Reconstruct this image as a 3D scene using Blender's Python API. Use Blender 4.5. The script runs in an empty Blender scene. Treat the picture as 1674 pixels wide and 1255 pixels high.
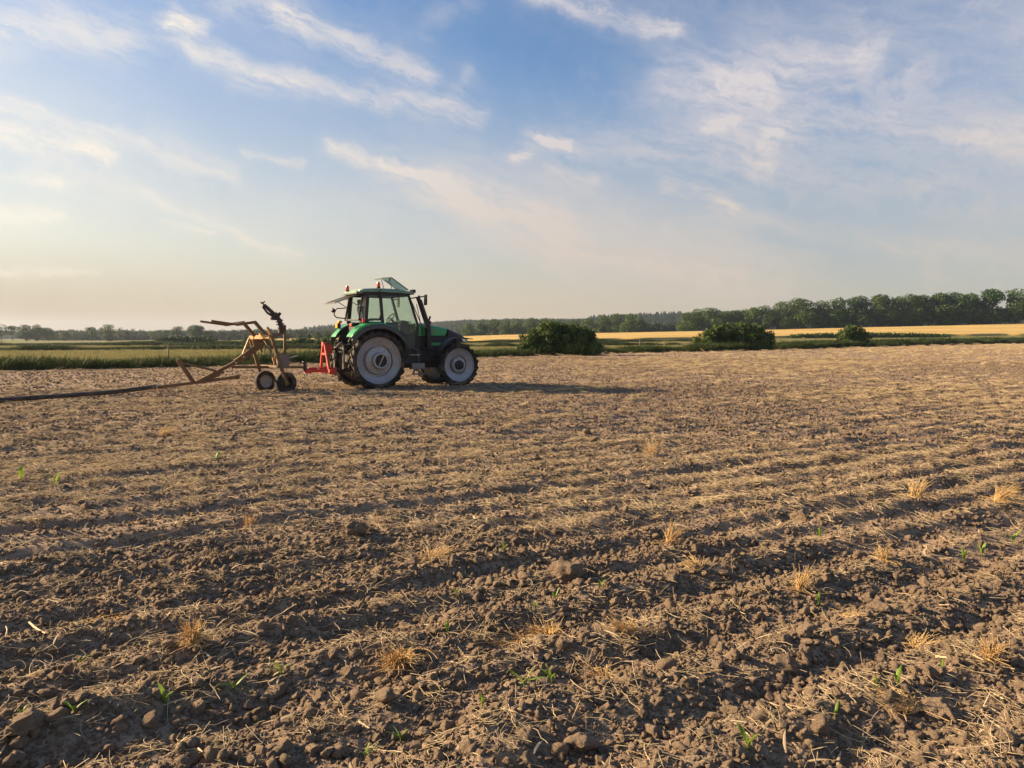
import bpy, bmesh, math, random
import numpy as np
from mathutils import Vector, Matrix, noise as mnoise

R = math.radians
sc = bpy.context.scene
C = sc.collection
rng = np.random.default_rng(7)
random.seed(7)

# ------------------------------------------------------------------ camera, sky, sun, exposure
EYE = 1.65
cam_data = bpy.data.cameras.new('camera')
cam = bpy.data.objects.new('camera', cam_data)
C.objects.link(cam)
cam.location = (0, 0, EYE)
cam.rotation_euler = (R(90) - math.atan(75.5 / 1257), 0, 0)
cam_data.sensor_width = 36
cam_data.lens = 1257 / 1674 * 36
cam_data.clip_start = 0.05
cam_data.clip_end = 20000
sc.camera = cam

SUN_BEARING, SUN_ELEV = -76.0, 21.0
sb, se = R(SUN_BEARING), R(SUN_ELEV)
sun_vec = Vector((math.sin(sb) * math.cos(se), math.cos(sb) * math.cos(se), math.sin(se)))
sun_data = bpy.data.lights.new('sun', 'SUN')
sun_data.energy = 3.9
sun_data.angle = R(2.5)
sun_data.color = (1.0, 0.73, 0.44)
sun = bpy.data.objects.new('sun', sun_data)
sun.rotation_euler = sun_vec.to_track_quat('Z', 'Y').to_euler()
sun.location = (-60, 20, 40)
C.objects.link(sun)

sc.view_settings.view_transform = 'Standard'
sc.view_settings.look = 'None'
sc.view_settings.gamma = 1
sc.view_settings.exposure = 1.82
sc.view_settings.use_curve_mapping = False
sc.render.engine = 'CYCLES'
sc.cycles.use_denoising = True
sc.cycles.max_bounces = 5
sc.cycles.diffuse_bounces = 3
sc.cycles.glossy_bounces = 2
sc.cycles.transmission_bounces = 3
sc.cycles.transparent_max_bounces = 10
sc.cycles.volume_bounces = 0
sc.cycles.caustics_reflective = False
sc.cycles.caustics_refractive = False
sc.cycles.sample_clamp_indirect = 6

world = bpy.data.worlds.new('World')
sc.world = world
world.use_nodes = True
world.cycles.sampling_method = 'MANUAL'
world.cycles.sample_map_resolution = 256


class NT:
    """small helper that strings shader nodes together"""
    def __init__(s, nt):
        s.nt = nt

    def node(s, typ, **kw):
        n = s.nt.nodes.new(typ)
        for k, v in kw.items():
            setattr(n, k, v)
        return n

    def put(s, sock, v):
        if isinstance(v, bpy.types.NodeSocket):
            s.nt.links.new(v, sock)
        elif v is not None:
            sock.default_value = v

    def m(s, op, a, b=None, c=None, clamp=False):
        n = s.node('ShaderNodeMath', operation=op, use_clamp=clamp)
        s.put(n.inputs[0], a); s.put(n.inputs[1], b); s.put(n.inputs[2], c)
        return n.outputs[0]

    def v(s, op, a, b=None):
        n = s.node('ShaderNodeVectorMath', operation=op)
        s.put(n.inputs[0], a)
        if op == 'SCALE':
            s.put(n.inputs['Scale'], b)
        else:
            s.put(n.inputs[1], b)
        return n.outputs['Value'] if op in ('DOT_PRODUCT', 'LENGTH', 'DISTANCE') else n.outputs['Vector']

    def noise(s, vec, scale, detail=4, rough=.55, dist=0, out='Fac'):
        n = s.node('ShaderNodeTexNoise')
        s.put(n.inputs['Vector'], vec)
        n.inputs['Scale'].default_value = scale
        n.inputs['Detail'].default_value = detail
        n.inputs['Roughness'].default_value = rough
        n.inputs['Distortion'].default_value = dist
        return n.outputs[out]

    def mix(s, f, a, b, blend='MIX'):
        n = s.node('ShaderNodeMix', data_type='RGBA', blend_type=blend)
        s.put(n.inputs[0], f); s.put(n.inputs[6], a); s.put(n.inputs[7], b)
        return n.outputs[2]

    def ramp(s, f, stops):
        n = s.node('ShaderNodeValToRGB')
        el = n.color_ramp.elements
        while len(el) < len(stops):
            el.new(.5)
        for e, (p, c) in zip(el, stops):
            e.position = p
            e.color = c if len(c) == 4 else (*c, 1)
        s.put(n.inputs[0], f)
        return n.outputs[0]

    def mrange(s, x, a, b, c=0., d=1., smooth=True):
        n = s.node('ShaderNodeMapRange', interpolation_type='SMOOTHSTEP' if smooth else 'LINEAR')
        for i, q in enumerate((x, a, b, c, d)):
            s.put(n.inputs[i], q)
        return n.outputs[0]

    def mapping(s, vec, rot=(0, 0, 0), scale=(1, 1, 1)):
        n = s.node('ShaderNodeMapping')
        s.put(n.inputs[0], vec)
        n.inputs['Rotation'].default_value = rot
        n.inputs['Scale'].default_value = scale
        return n.outputs[0]


# wisps of cirrus: (points in degrees of bearing and height, half width, strength)
WISPS = [
([(-32.67, 18.28), (-29.42, 18.7), (-25.96, 18.49)], 1.37, 0.5),
([(-23.05, 20.03), (-21.5, 18.44), (-18.78, 17.55), (-12.19, 16.6), (-7.86, 16.61), (-2.55, 15.74)], 0.77, 0.62),
([(-22.79, 20.14), (-21.46, 20.06)], 0.5, 0.6),
([(-19.87, 21.85), (-15.46, 21.34)], 0.91, 0.35),
([(-16.28, 21.18), (-12.13, 20.36), (-6.53, 18.44)], 0.82, 0.6),
([(-6.5, 21.49), (-2.97, 22.7)], 0.64, 0.2),
([(-3.21, 18.6), (-4.33, 16.72)], 0.55, 0.25),
([(1.02, 23.45), (6.76, 22.14), (11.53, 20.92)], 0.59, 0.65),
([(10.93, 17.65), (15.77, 17.97), (23.64, 17.81)], 1.37, 0.3),
([(14.55, 16.84), (23.74, 13.91), (33.71, 11.74)], 1.19, 0.35),
([(17.77, 19.95), (27.22, 18.72), (33.52, 16.96)], 2.05, 0.25),
([(-13.3, 13.06), (-8.78, 11.96), (-3.46, 10.2)], 0.46, 0.75),
([(-8.78, 11.67), (-3.46, 10.08), (2.84, 8.13)], 1.37, 0.35),
([(-18.77, 12.52), (-15.13, 12.02)], 0.23, 0.4),
([(-33.75, 14.23), (-29.93, 13.2), (-26.49, 12.61), (-19.71, 11.33)], 0.55, 0.45),
([(-33.81, 12.32), (-31.29, 12.2), (-27.94, 11.33)], 0.59, 0.7),
([(-31.35, 10.23), (-26.56, 9.82)], 0.73, 0.25),
([(-25.49, 9.4), (-20.97, 7.93), (-18.6, 6.89), (-15.31, 5.86)], 0.32, 0.5),
([(-33.67, 7.7), (-30.59, 8.15)], 0.41, 0.55),
([(-33.28, 9.73), (-30.38, 9.74)], 0.23, 0.45),
([(-33.77, 4.57), (-27.78, 4.47)], 0.23, 0.4),
([(0.04, 12.78), (1.3, 12.86)], 0.32, 0.75),
([(2.37, 14.18), (3.94, 13.83)], 0.41, 0.7),
([(13.74, 14.45), (15.83, 14.67)], 0.46, 0.65),
([(18.09, 13.99), (18.78, 13.86)], 0.36, 0.5),
([(11.15, 10.62), (13.81, 10.18), (15.51, 9.11)], 0.46, 0.5),
([(3.05, 11.79), (5.96, 11.19)], 0.55, 0.35),
([(1.93, 14.02), (8.15, 13.36), (17.52, 11.96)], 1.09, 0.38),
([(17.52, 12.08), (23.84, 10.23), (29.57, 9.55)], 1.19, 0.25),
([(14.67, 8.93), (22.01, 6.94), (33.95, 4.93)], 0.55, 0.25),
([(-1.67, 9.01), (2.84, 7.03)], 1.82, 0.3),
([(5.54, 6.35), (11.73, 5.38), (16.43, 4.2)], 0.41, 0.25),
([(-24.24, 7.75), (-20.99, 7.11)], 0.18, 0.4),
([(-15.67, 9.52), (-9.69, 8.89)], 1.14, 0.15),
([(-4.0, 10.0), (5.0, 8.2), (15.0, 6.5)], 2.6, 0.46),
([(12.0, 16.5), (24.0, 13.0), (40.0, 10.0)], 3.0, 0.22),
([(16.0, 20.5), (36.0, 17.0)], 2.8, 0.14),
([(4.0, 5.5), (20.0, 4.0)], 1.6, 0.25),
]


def build_world():
    W = NT(world.node_tree)
    bg = world.node_tree.nodes['Background']
    sky = W.node('ShaderNodeTexSky', sky_type='NISHITA', sun_disc=False)
    sky.sun_elevation = R(SUN_ELEV)
    sky.sun_rotation = R(SUN_BEARING)
    sky.air_density = 1.15
    sky.dust_density = 0.9
    sky.ozone_density = 2.6
    d = W.v('NORMALIZE', W.node('ShaderNodeTexCoord').outputs['Generated'])
    sep = W.node('ShaderNodeSeparateXYZ')
    W.put(sep.inputs[0], d)
    az = W.m('MULTIPLY', W.m('ARCTAN2', sep.outputs[0], sep.outputs[1]), 57.2958)
    el = W.m('MULTIPLY', W.m('ARCSINE', sep.outputs[2]), 57.2958)
    comb = W.node('ShaderNodeCombineXYZ')
    W.put(comb.inputs[0], az); W.put(comb.inputs[1], el)
    p = comb.outputs[0]

    def warp(p, scale, amp, detail):
        n = W.noise(p, scale, detail, .6, out='Color')
        return W.v('ADD', p, W.v('SCALE', W.v('SUBTRACT', n, (.5, .5, .5)), amp))
    pw = warp(warp(p, .09, 2.2, 2), .45, 1.6, 5)
    # flatten out of the third axis so that distances are measured on the sky only
    flat = W.v('MULTIPLY', pw, (1, 1, 0))
    drawn = W.mapping(pw, (0, 0, R(17)))
    fib = W.noise(W.mapping(drawn, scale=(.16, 1.1, 1)), 1.0, 7, .66)      # drawn-out fibres
    total = None
    broad = None
    for pts, w, s in WISPS:
        best = None
        for a, b in zip(pts[:-1], pts[1:]):
            A, B = (a[0], a[1], 0), (b[0], b[1], 0)
            ab = (b[0] - a[0], b[1] - a[1], 0)
            L2 = ab[0] ** 2 + ab[1] ** 2
            t = W.m('MULTIPLY', W.v('DOT_PRODUCT', W.v('SUBTRACT', flat, A), ab), 1 / L2, clamp=True)
            q = W.v('ADD', W.v('SCALE', ab, t), A)
            dd = W.v('DISTANCE', flat, q)
            best = dd if best is None else W.m('MINIMUM', best, dd)
        core = W.m('ADD', W.mrange(best, w * 1.9, 0.0, 0, s * .8), W.mrange(best, w * 4.0, 0.0, 0, s * .22))
        if w > 1.5:
            broad = core if broad is None else W.m('ADD', broad, core)
        else:
            total = core if total is None else W.m('ADD', total, core)
    total = W.m('MULTIPLY', total, W.mrange(fib, .28, .66, .22, 1.15))
    total = W.m('ADD', total, W.m('MULTIPLY', broad, W.mrange(fib, .2, .75, .6, 1.1)))
    # a thin veil and scattered cirrus over the whole sky
    veil_n = W.noise(W.mapping(drawn, scale=(.04, .15, 1)), 1.0, 4, .5)
    veil = W.mrange(veil_n, .38, .76, 0.0, .50)
    east = W.mrange(az, 2, 24, .30, 1.0)
    veil = W.m('MULTIPLY', veil, east)
    total = W.m('ADD', total, veil)
    total = W.m('MINIMUM', total, .92)
    up = W.mrange(el, 0.5, 3.0)
    total = W.m('MULTIPLY', total, up)
    # colours: clouds are lit by the low sun and redden towards the horizon
    low = W.mrange(el, 1.0, 19.0)
    ccol = W.mix(low, (4.7, 3.95, 3.25, 1), (4.9, 4.55, 4.55, 1))
    ccol = W.mix(W.mrange(az, 5, -38), ccol, (7.0, 6.3, 5.2, 1))
    # bright milky layer low over the land, warmer under the sun
    west = W.mrange(az, 30, -45)
    hz = W.m('POWER', W.mrange(el, W.m('ADD', 16.0, W.m('MULTIPLY', west, 11.0)), 0.0, 0, 1, smooth=False), 1.3)
    hz = W.m('MULTIPLY', hz, .95)
    east_ = W.mrange(az, 0, 36)
    lowc = W.mix(east_, (4.6, 3.7, 2.6, 1), (3.8, 3.55, 3.1, 1))
    lowc = W.mix(W.mrange(az, -12, -40), lowc, (2.5, 1.8, 1.15, 1))
    higc = W.mix(west, (3.2, 3.05, 2.95, 1), (6.0, 5.2, 3.7, 1))
    hcol = W.mix(W.mrange(el, 1.0, 7.5), lowc, higc)
    hs = W.node('ShaderNodeHueSaturation'); hs.inputs['Saturation'].default_value = 1.12
    W.put(hs.inputs['Color'], sky.outputs[0])
    skyc = W.mix(1.0, hs.outputs[0], (.88, .90, .99, 1), 'MULTIPLY')
    c = W.mix(hz, skyc, hcol)
    c = W.mix(total, c, ccol)
    c = W.mix(1.0, c, (.86, .86, .86, 1), 'MULTIPLY')
    W.put(bg.inputs[0], c)
    bg.inputs[1].default_value = 0.050


build_world()

# ------------------------------------------------------------------ helpers
def tag(o, label=None, cat=None, group=None, kind=None):
    if label: o['label'] = label
    if cat: o['category'] = cat
    if group: o['group'] = group
    if kind: o['kind'] = kind
    return o


def empty(name, loc=(0, 0, 0), rz=0.0):
    o = bpy.data.objects.new(name, None)
    o.empty_display_size = .2
    C.objects.link(o)
    o.location = loc
    o.rotation_euler = (0, 0, rz)
    return o


def fast_mesh(name, v, f, smooth=False):
    """mesh from numpy arrays; f is an (n, k) array of faces with k corners each"""
    v = np.asarray(v, np.float32); f = np.asarray(f, np.int32)
    me = bpy.data.meshes.new(name)
    n, k = f.shape
    me.vertices.add(len(v)); me.vertices.foreach_set('co', v.ravel())
    me.loops.add(n * k); me.loops.foreach_set('vertex_index', f.ravel())
    me.polygons.add(n)
    me.polygons.foreach_set('loop_start', np.arange(0, n * k, k, dtype=np.int32))
    if smooth:
        me.polygons.foreach_set('use_smooth', np.ones(n, bool))
    me.update(calc_edges=True)
    return me


def link(name, me, m=None, parent=None):
    o = bpy.data.objects.new(name, me)
    C.objects.link(o)
    if m is not None and me is not None and not me.materials:
        me.materials.append(m)
    if parent is not None:
        o.parent = parent
    return o


class MB:
    def __init__(s):
        s.v = []; s.f = []

    def add(s, v, f):
        b = len(s.v)
        s.v += [tuple(x) for x in v]
        s.f += [tuple(i + b for i in q) for q in f]
        return s

    def hexa(s, v):
        return s.add(v, [(0, 3, 2, 1), (4, 5, 6, 7), (0, 1, 5, 4), (1, 2, 6, 5), (2, 3, 7, 6), (3, 0, 4, 7)])

    def box(s, x0, x1, y0, y1, z0, z1):
        return s.hexa([(x0, y0, z0), (x1, y0, z0), (x1, y1, z0), (x0, y1, z0), (x0, y0, z1), (x1, y0, z1), (x1, y1, z1), (x0, y1, z1)])

    def bar(s, a, b, w, h, side=None):
        """rectangular bar from a to b; w across (horizontal), h the other way"""
        a = Vector(a); b = Vector(b); d = (b - a).normalized()
        sd = Vector(side) if side else d.cross(Vector((0, 0, 1)))
        if sd.length < 1e-4: sd = Vector((0, 1, 0))
        sd = (sd - d * sd.dot(d)).normalized(); u = sd.cross(d).normalized()
        sd = sd * w / 2; u = u * h / 2
        return s.hexa([a - sd - u, b - sd - u, b + sd - u, a + sd - u, a - sd + u, b - sd + u, b + sd + u, a + sd + u])

    def tube(s, pts, r, n=10, cap=True):
        pts = [Vector(p) for p in pts]
        rs = r if isinstance(r, (list, tuple)) else [r] * len(pts)
        rings = []; prev = None
        for i, p in enumerate(pts):
            d = (pts[min(i + 1, len(pts) - 1)] - pts[max(i - 1, 0)]).normalized()
            if prev is None:
                a = d.orthogonal().normalized()
            else:
                a = (prev - d * prev.dot(d)).normalized()
            prev = a; b = d.cross(a)
            rings.append([p + (a * math.cos(t) + b * math.sin(t)) * rs[i] for t in [2 * math.pi * k / n for k in range(n)]])
        v = [q for ring in rings for q in ring]; f = []
        for i in range(len(pts) - 1):
            for k in range(n):
                f.append((i * n + k, i * n + (k + 1) % n, (i + 1) * n + (k + 1) % n, (i + 1) * n + k))
        if cap:
            f.append(tuple(range(n))[::-1]); f.append(tuple(range((len(pts) - 1) * n, len(pts) * n)))
        return s.add(v, f)

    def lathe(s, prof, c=(0, 0, 0), axis='Y', n=40, close=False):
        """prof: (radius, offset along the axis)"""
        v = []; f = []
        for r, y in prof:
            for k in range(n):
                t = 2 * math.pi * k / n
                if axis == 'Y': q = (c[0] + r * math.cos(t), c[1] + y, c[2] + r * math.sin(t))
                else: q = (c[0] + r * math.cos(t), c[1] + r * math.sin(t), c[2] + y)
                v.append(q)
        m = len(prof)
        for i in range(m if close else m - 1):
            j = (i + 1) % m
            for k in range(n):
                f.append((i * n + k, i * n + (k + 1) % n, j * n + (k + 1) % n, j * n + k))
        return s.add(v, f)

    def prism(s, poly, y0, y1):
        """polygon in x, z pulled along y"""
        n = len(poly)
        v = [(x, y0, z) for x, z in poly] + [(x, y1, z) for x, z in poly]
        f = [tuple(range(n)), tuple(range(2 * n - 1, n - 1, -1))]
        f += [(i, i + n, (i + 1) % n + n, (i + 1) % n) for i in range(n)]
        return s.add(v, f)

    def sweep(s, line, y0, y1, th):
        """a bent sheet: polyline in x, z with thickness th, pulled from y0 to y1"""
        P = [Vector((x, z)) for x, z in line]; out = []
        for i, p in enumerate(P):
            d = (P[min(i + 1, len(P) - 1)] - P[max(i - 1, 0)]).normalized()
            out.append(p - Vector((-d.y, d.x)) * th)
        n = len(P); v = []
        for y in (y0, y1):
            v += [(p.x, y, p.y) for p in P] + [(p.x, y, p.y) for p in out]
        f = []
        for i in range(n - 1):
            f += [(i, i + 1, 2 * n + i + 1, 2 * n + i), (n + i, 3 * n + i, 3 * n + i + 1, n + i + 1),
                  (i, n + i, n + i + 1, i + 1), (2 * n + i, 2 * n + i + 1, 3 * n + i + 1, 3 * n + i)]
        f += [(0, 2 * n, 3 * n, n), (n - 1, 2 * n - 1, 4 * n - 1, 3 * n - 1)]
        return s.add(v, f)

    def build(s, name, m, parent=None, bevel=0.0, smooth=False):
        me = bpy.data.meshes.new(name)
        me.from_pydata(s.v, [], s.f)
        bm = bmesh.new(); bm.from_mesh(me)
        bmesh.ops.recalc_face_normals(bm, faces=bm.faces)
        bm.to_mesh(me); bm.free()
        me.update()
        o = link(name, me, m, parent)
        if smooth:
            me.polygons.foreach_set('use_smooth', np.ones(len(me.polygons), bool))
            me.set_sharp_from_angle(angle=R(38))
        if bevel:
            b = o.modifiers.new('bevel', 'BEVEL'); b.width = bevel; b.segments = 2; b.limit_method = 'ANGLE'; b.angle_limit = R(40)
        return o


def material(name):
    m = bpy.data.materials.new(name)
    m.use_nodes = True
    W = NT(m.node_tree)
    bsdf = m.node_tree.nodes['Principled BSDF']
    return m, W, bsdf


def paint(name, col, rough=.5, metal=0., spec=.5, dirt=(.16, .12, .08), dirt_amt=.35, scale=5., bump=0., var=.12, coat=0.):
    """painted, rusted or moulded surface with grime in blotches"""
    m, W, b = material(name)
    obj = W.node('ShaderNodeTexCoord').outputs['Object']
    n1 = W.noise(obj, scale, 5, .62)
    n2 = W.noise(obj, scale * 7, 3, .6)
    base = W.mix(W.mrange(n2, .3, .7), tuple(c * (1 - var) for c in col) + (1,), tuple(min(1, c * (1 + var)) for c in col) + (1,))
    f = W.m('MULTIPLY', W.mrange(n1, .45, .75), dirt_amt)
    W.put(b.inputs['Base Color'], W.mix(f, base, (*dirt, 1)))
    W.put(b.inputs['Roughness'], W.mrange(n1, .3, .8, rough - .08, min(1, rough + .15)))
    b.inputs['Metallic'].default_value = metal
    b.inputs['Specular IOR Level'].default_value = spec
    b.inputs['Coat Weight'].default_value = coat
    if bump:
        bn = W.node('ShaderNodeBump'); bn.inputs['Strength'].default_value = bump; bn.inputs['Distance'].default_value = .01
        W.put(bn.inputs['Height'], n2); W.put(b.inputs['Normal'], bn.outputs[0])
    return m


# ---- numpy noise
def _hash(ix, iy, seed):
    h = (ix.astype(np.int64) * 374761393 + iy.astype(np.int64) * 668265263 + seed * 982451653) & 0xFFFFFFFF
    h = ((h ^ (h >> 13)) * 1274126177) & 0xFFFFFFFF
    h = h ^ (h >> 16)
    return (h & 0xFFFFFF) / float(0xFFFFFF)


def vnoise(x, y, seed=0):
    """smooth value noise in -1..1"""
    x0 = np.floor(x); y0 = np.floor(y)
    fx = x - x0; fy = y - y0
    fx = fx * fx * fx * (fx * (fx * 6 - 15) + 10); fy = fy * fy * fy * (fy * (fy * 6 - 15) + 10)
    a = _hash(x0, y0, seed); b = _hash(x0 + 1, y0, seed); c = _hash(x0, y0 + 1, seed); d = _hash(x0 + 1, y0 + 1, seed)
    return ((a * (1 - fx) + b * fx) * (1 - fy) + (c * (1 - fx) + d * fx) * fy) * 2 - 1


def fbm(x, y, oct=4, seed=0, gain=.5):
    t = 0; a = 1; s = 0
    for i in range(oct):
        t = t + a * vnoise(x * 2 ** i + 17.3 * i, y * 2 ** i - 9.1 * i, seed + i); s += a; a *= gain
    return t / s

# ------------------------------------------------------------------ materials of the land
ROW = R(58)
RD = np.array([math.sin(ROW), math.cos(ROW)])          # along the rows
RN = np.array([math.cos(ROW), -math.sin(ROW)])         # across the rows


def soil_material(name, ground):
    m, W, b = material(name)
    if ground:
        pos = W.node('ShaderNodeNewGeometry').outputs['Position']
    else:
        pos = W.node('ShaderNodeTexCoord').outputs['Object']
    oi = W.node('ShaderNodeObjectInfo').outputs['Random']
    if ground:
        row = W.mapping(pos, (0, 0, R(-32)), (1, 1, 1))
        row = W.node('ShaderNodeMapping', vector_type='TEXTURE')
        W.put(row.inputs[0], pos); row.inputs['Rotation'].default_value = (0, 0, R(90) - ROW)
        rp = row.outputs[0]
        big = W.noise(W.mapping(rp, scale=(.12, .45, 1)), 1, 3, .5)
        mid = W.noise(W.mapping(rp, scale=(1.2, 5., 1)), 1, 4, .65)
        fine = W.noise(pos, 45, 4, .7)
        c = W.mix(W.mrange(mid, .3, .7), (.215, .157, .108, 1), (.340, .252, .172, 1))
        c = W.mix(W.m('MULTIPLY', W.mrange(fine, .35, .7), .5), c, (.40, .300, .205, 1))
        # chaff and broken straw lying in drifts along the rows
        st = W.noise(W.mapping(rp, scale=(6., 16., 1)), 1, 5, .75)
        drift = W.noise(W.mapping(rp, scale=(.16, 2.4, 1)), 1, 4, .6)
        drift2 = W.noise(W.mapping(rp, scale=(.03, .10, 1)), 1, 3, .5)
        k = W.m('ADD', W.m('MULTIPLY', st, .75), W.m('ADD', W.m('MULTIPLY', drift, .55), W.m('MULTIPLY', drift2, .25)))
        sx = W.node('ShaderNodeSeparateXYZ'); W.put(sx.inputs[0], rp)
        wv = W.m('SINE', W.m('ADD', W.m('MULTIPLY', sx.outputs[1], -2 * math.pi / .55), W.m('MULTIPLY', big, 3.0)))
        k = W.m('ADD', k, W.m('MULTIPLY', wv, .11))
        f = W.mrange(k, .86, 1.05, 0, .68)
        c = W.mix(f, c, W.mix(fine, (.34, .26, .15, 1), (.54, .43, .27, 1)))
        h = W.m('ADD', W.m('MULTIPLY', W.noise(pos, 26, 5, .75), 1.0), W.m('ADD', W.m('MULTIPLY', mid, .9), W.m('MULTIPLY', W.noise(pos, 8, 4, .7), 1.6)))
        bd = .040
    else:
        n = W.noise(pos, 1.6, 4, .65)
        c = W.mix(W.mrange(n, .3, .7), (.275, .204, .142, 1), (.435, .328, .228, 1))
        c = W.mix(W.m('MULTIPLY', oi, .55), c, (.48, .362, .250, 1))
        h = W.noise(pos, 5.0, 6, .78)
        bd = .4
    W.put(b.inputs['Base Color'], c)
    b.inputs['Roughness'].default_value = .95
    b.inputs['Specular IOR Level'].default_value = .15
    bn = W.node('ShaderNodeBump'); bn.inputs['Strength'].default_value = .8; bn.inputs['Distance'].default_value = bd
    W.put(bn.inputs['Height'], h); W.put(b.inputs['Normal'], bn.outputs[0])
    return m


def leafy(name, c0, c1, rough=.6, trans=.25, scale=.6, spread=.5):
    """leaves, grass and straw: diffuse with some light through, varied over the plant and from plant to plant"""
    m, W, b = material(name)
    tc = W.node('ShaderNodeTexCoord').outputs['Object']
    oi = W.node('ShaderNodeObjectInfo').outputs['Random']
    n = W.noise(tc, scale, 3, .6)
    fac = W.m('ADD', W.m('MULTIPLY', W.mrange(n, .3, .7), 1 - spread), W.m('MULTIPLY', oi, spread))
    c = W.mix(fac, (*c0, 1), (*c1, 1))
    W.put(b.inputs['Base Color'], c)
    b.inputs['Roughness'].default_value = rough
    b.inputs['Specular IOR Level'].default_value = .25
    tr = W.node('ShaderNodeBsdfTranslucent')
    W.put(tr.inputs[0], W.mix(.5, c, (1, .95, .45, 1), 'MULTIPLY'))
    mx = W.node('ShaderNodeMixShader'); mx.inputs[0].default_value = trans
    nt = m.node_tree
    nt.links.new(b.outputs[0], mx.inputs[1]); nt.links.new(tr.outputs[0], mx.inputs[2])
    nt.links.new(mx.outputs[0], nt.nodes['Material Output'].inputs[0])
    return m


M_soil = soil_material('tilled_soil', True)
M_clod = soil_material('soil_clod', False)
M_straw = leafy('straw', (.42, .32, .18), (.70, .575, .37), .65, .12, 8, .7)
M_tuft = leafy('stubble_straw', (.55, .36, .15), (.80, .60, .31), .6, .2, 9, .4)
M_grass = leafy('tall_grass', (.030, .055, .014), (.080, .105, .028), .6, .25, 1.5, .6)
M_meadowtuft = leafy('meadow_grass', (.17, .175, .062), (.33, .28, .125), .65, .3, 1.5, .6)
M_leaf = leafy('oak_leaves', (.024, .066, .012), (.092, .145, .028), .55, .22, .25, .6)
M_leaf2 = leafy('pale_leaves', (.050, .098, .020), (.120, .165, .038), .55, .25, .25, .35)
M_bush = leafy('hawthorn_leaves', (.040, .082, .016), (.105, .150, .034), .55, .2, .5, .2)
M_far = leafy('far_leaves', (.025, .050, .016), (.050, .080, .026), .7, .15, .1, .7)
M_maize = leafy('maize_leaf', (.13, .25, .025), (.25, .36, .06), .45, .4, 12, .3)
M_bark = paint('bark', (.09, .07, .05), .9, spec=.2, dirt=(.05, .055, .03), scale=3, bump=.4)


def meadow_material():
    m, W, b = material('meadow')
    pos = W.node('ShaderNodeNewGeometry').outputs['Position']
    n1 = W.noise(W.mapping(pos, (0, 0, R(40)), (.01, .045, 1)), 1, 4, .6)
    n2 = W.noise(pos, .35, 4, .7)
    c = W.mix(W.mrange(n1, .35, .65), (.125, .145, .045, 1), (.27, .24, .095, 1))
    c = W.mix(W.m('MULTIPLY', W.mrange(n2, .35, .7), .5), c, (.070, .095, .026, 1))
    W.put(b.inputs['Base Color'], c)
    b.inputs['Roughness'].default_value = .9
    b.inputs['Specular IOR Level'].default_value = .1
    bn = W.node('ShaderNodeBump'); bn.inputs['Strength'].default_value = .6; bn.inputs['Distance'].default_value = .25
    W.put(bn.inputs['Height'], W.noise(pos, 2.2, 5, .7)); W.put(b.inputs['Normal'], bn.outputs[0])
    return m


def grain_material():
    m, W, b = material('ripe_grain')
    pos = W.node('ShaderNodeNewGeometry').outputs['Position']
    n1 = W.noise(W.mapping(pos, (0, 0, R(20)), (.012, .05, 1)), 1, 4, .6)
    n2 = W.noise(pos, 1.3, 4, .7)
    c = W.mix(W.mrange(n1, .3, .7), (.46, .31, .095, 1), (.62, .45, .17, 1))
    c = W.mix(W.m('MULTIPLY', W.mrange(n2, .4, .75), .35), c, (.33, .22, .07, 1))
    patch = W.noise(pos, .03, 4, .6)
    c = W.mix(W.m('MULTIPLY', W.mrange(patch, .45, .7), .45), c, (.44, .36, .15, 1))
    W.put(b.inputs['Base Color'], c)
    b.inputs['Roughness'].default_value = .9
    b.inputs['Specular IOR Level'].default_value = .1
    bn = W.node('ShaderNodeBump'); bn.inputs['Strength'].default_value = .7; bn.inputs['Distance'].default_value = .2
    W.put(bn.inputs['Height'], W.noise(pos, 3, 5, .7)); W.put(b.inputs['Normal'], bn.outputs[0])
    return m


# ------------------------------------------------------------------ terrain
EX = np.array([-160, -60, -25.6, -21.8, -18.5, -13.3, -9.4, -1.9, 1.3, 9.6, 31.7, 72.4, 153.7, 320.])
EY = np.array([-80, 8, 38.2, 40.5, 43.6, 49.6, 54.7, 64.2, 69.0, 80, 101, 148.6, 231.2, 400.])


def edge_y(x):
    return np.interp(x, EX, EY)


def terrain(x, y):
    x = np.asarray(x, float); y = np.asarray(y, float)
    yy = np.maximum(y, 1.0)
    u = np.clip(x / yy, -1.5, 1.5)
    zn = np.interp(u, [-.35, 0, .32, .67, 1.2], [0, .35, 1.6, 2.5, 3.0])
    zf = np.interp(u, [-.40, -.1, 0, .32, .67, 1.2], [0, 1.3, 2.7, 5.3, 9.2, 10.5])
    y0 = np.interp(u, [0, .67], [130, 228])
    t = np.clip((yy - y0) / (295 - y0), 0, 1)
    z = zn * t * t
    z = z + (zf - zn) * np.clip((yy - 295) / 140, 0, 1)
    z = z + zf * .25 * np.clip((yy - 435) / 500, 0, 1)
    return np.where(y > 1, z, 0.0)


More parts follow.
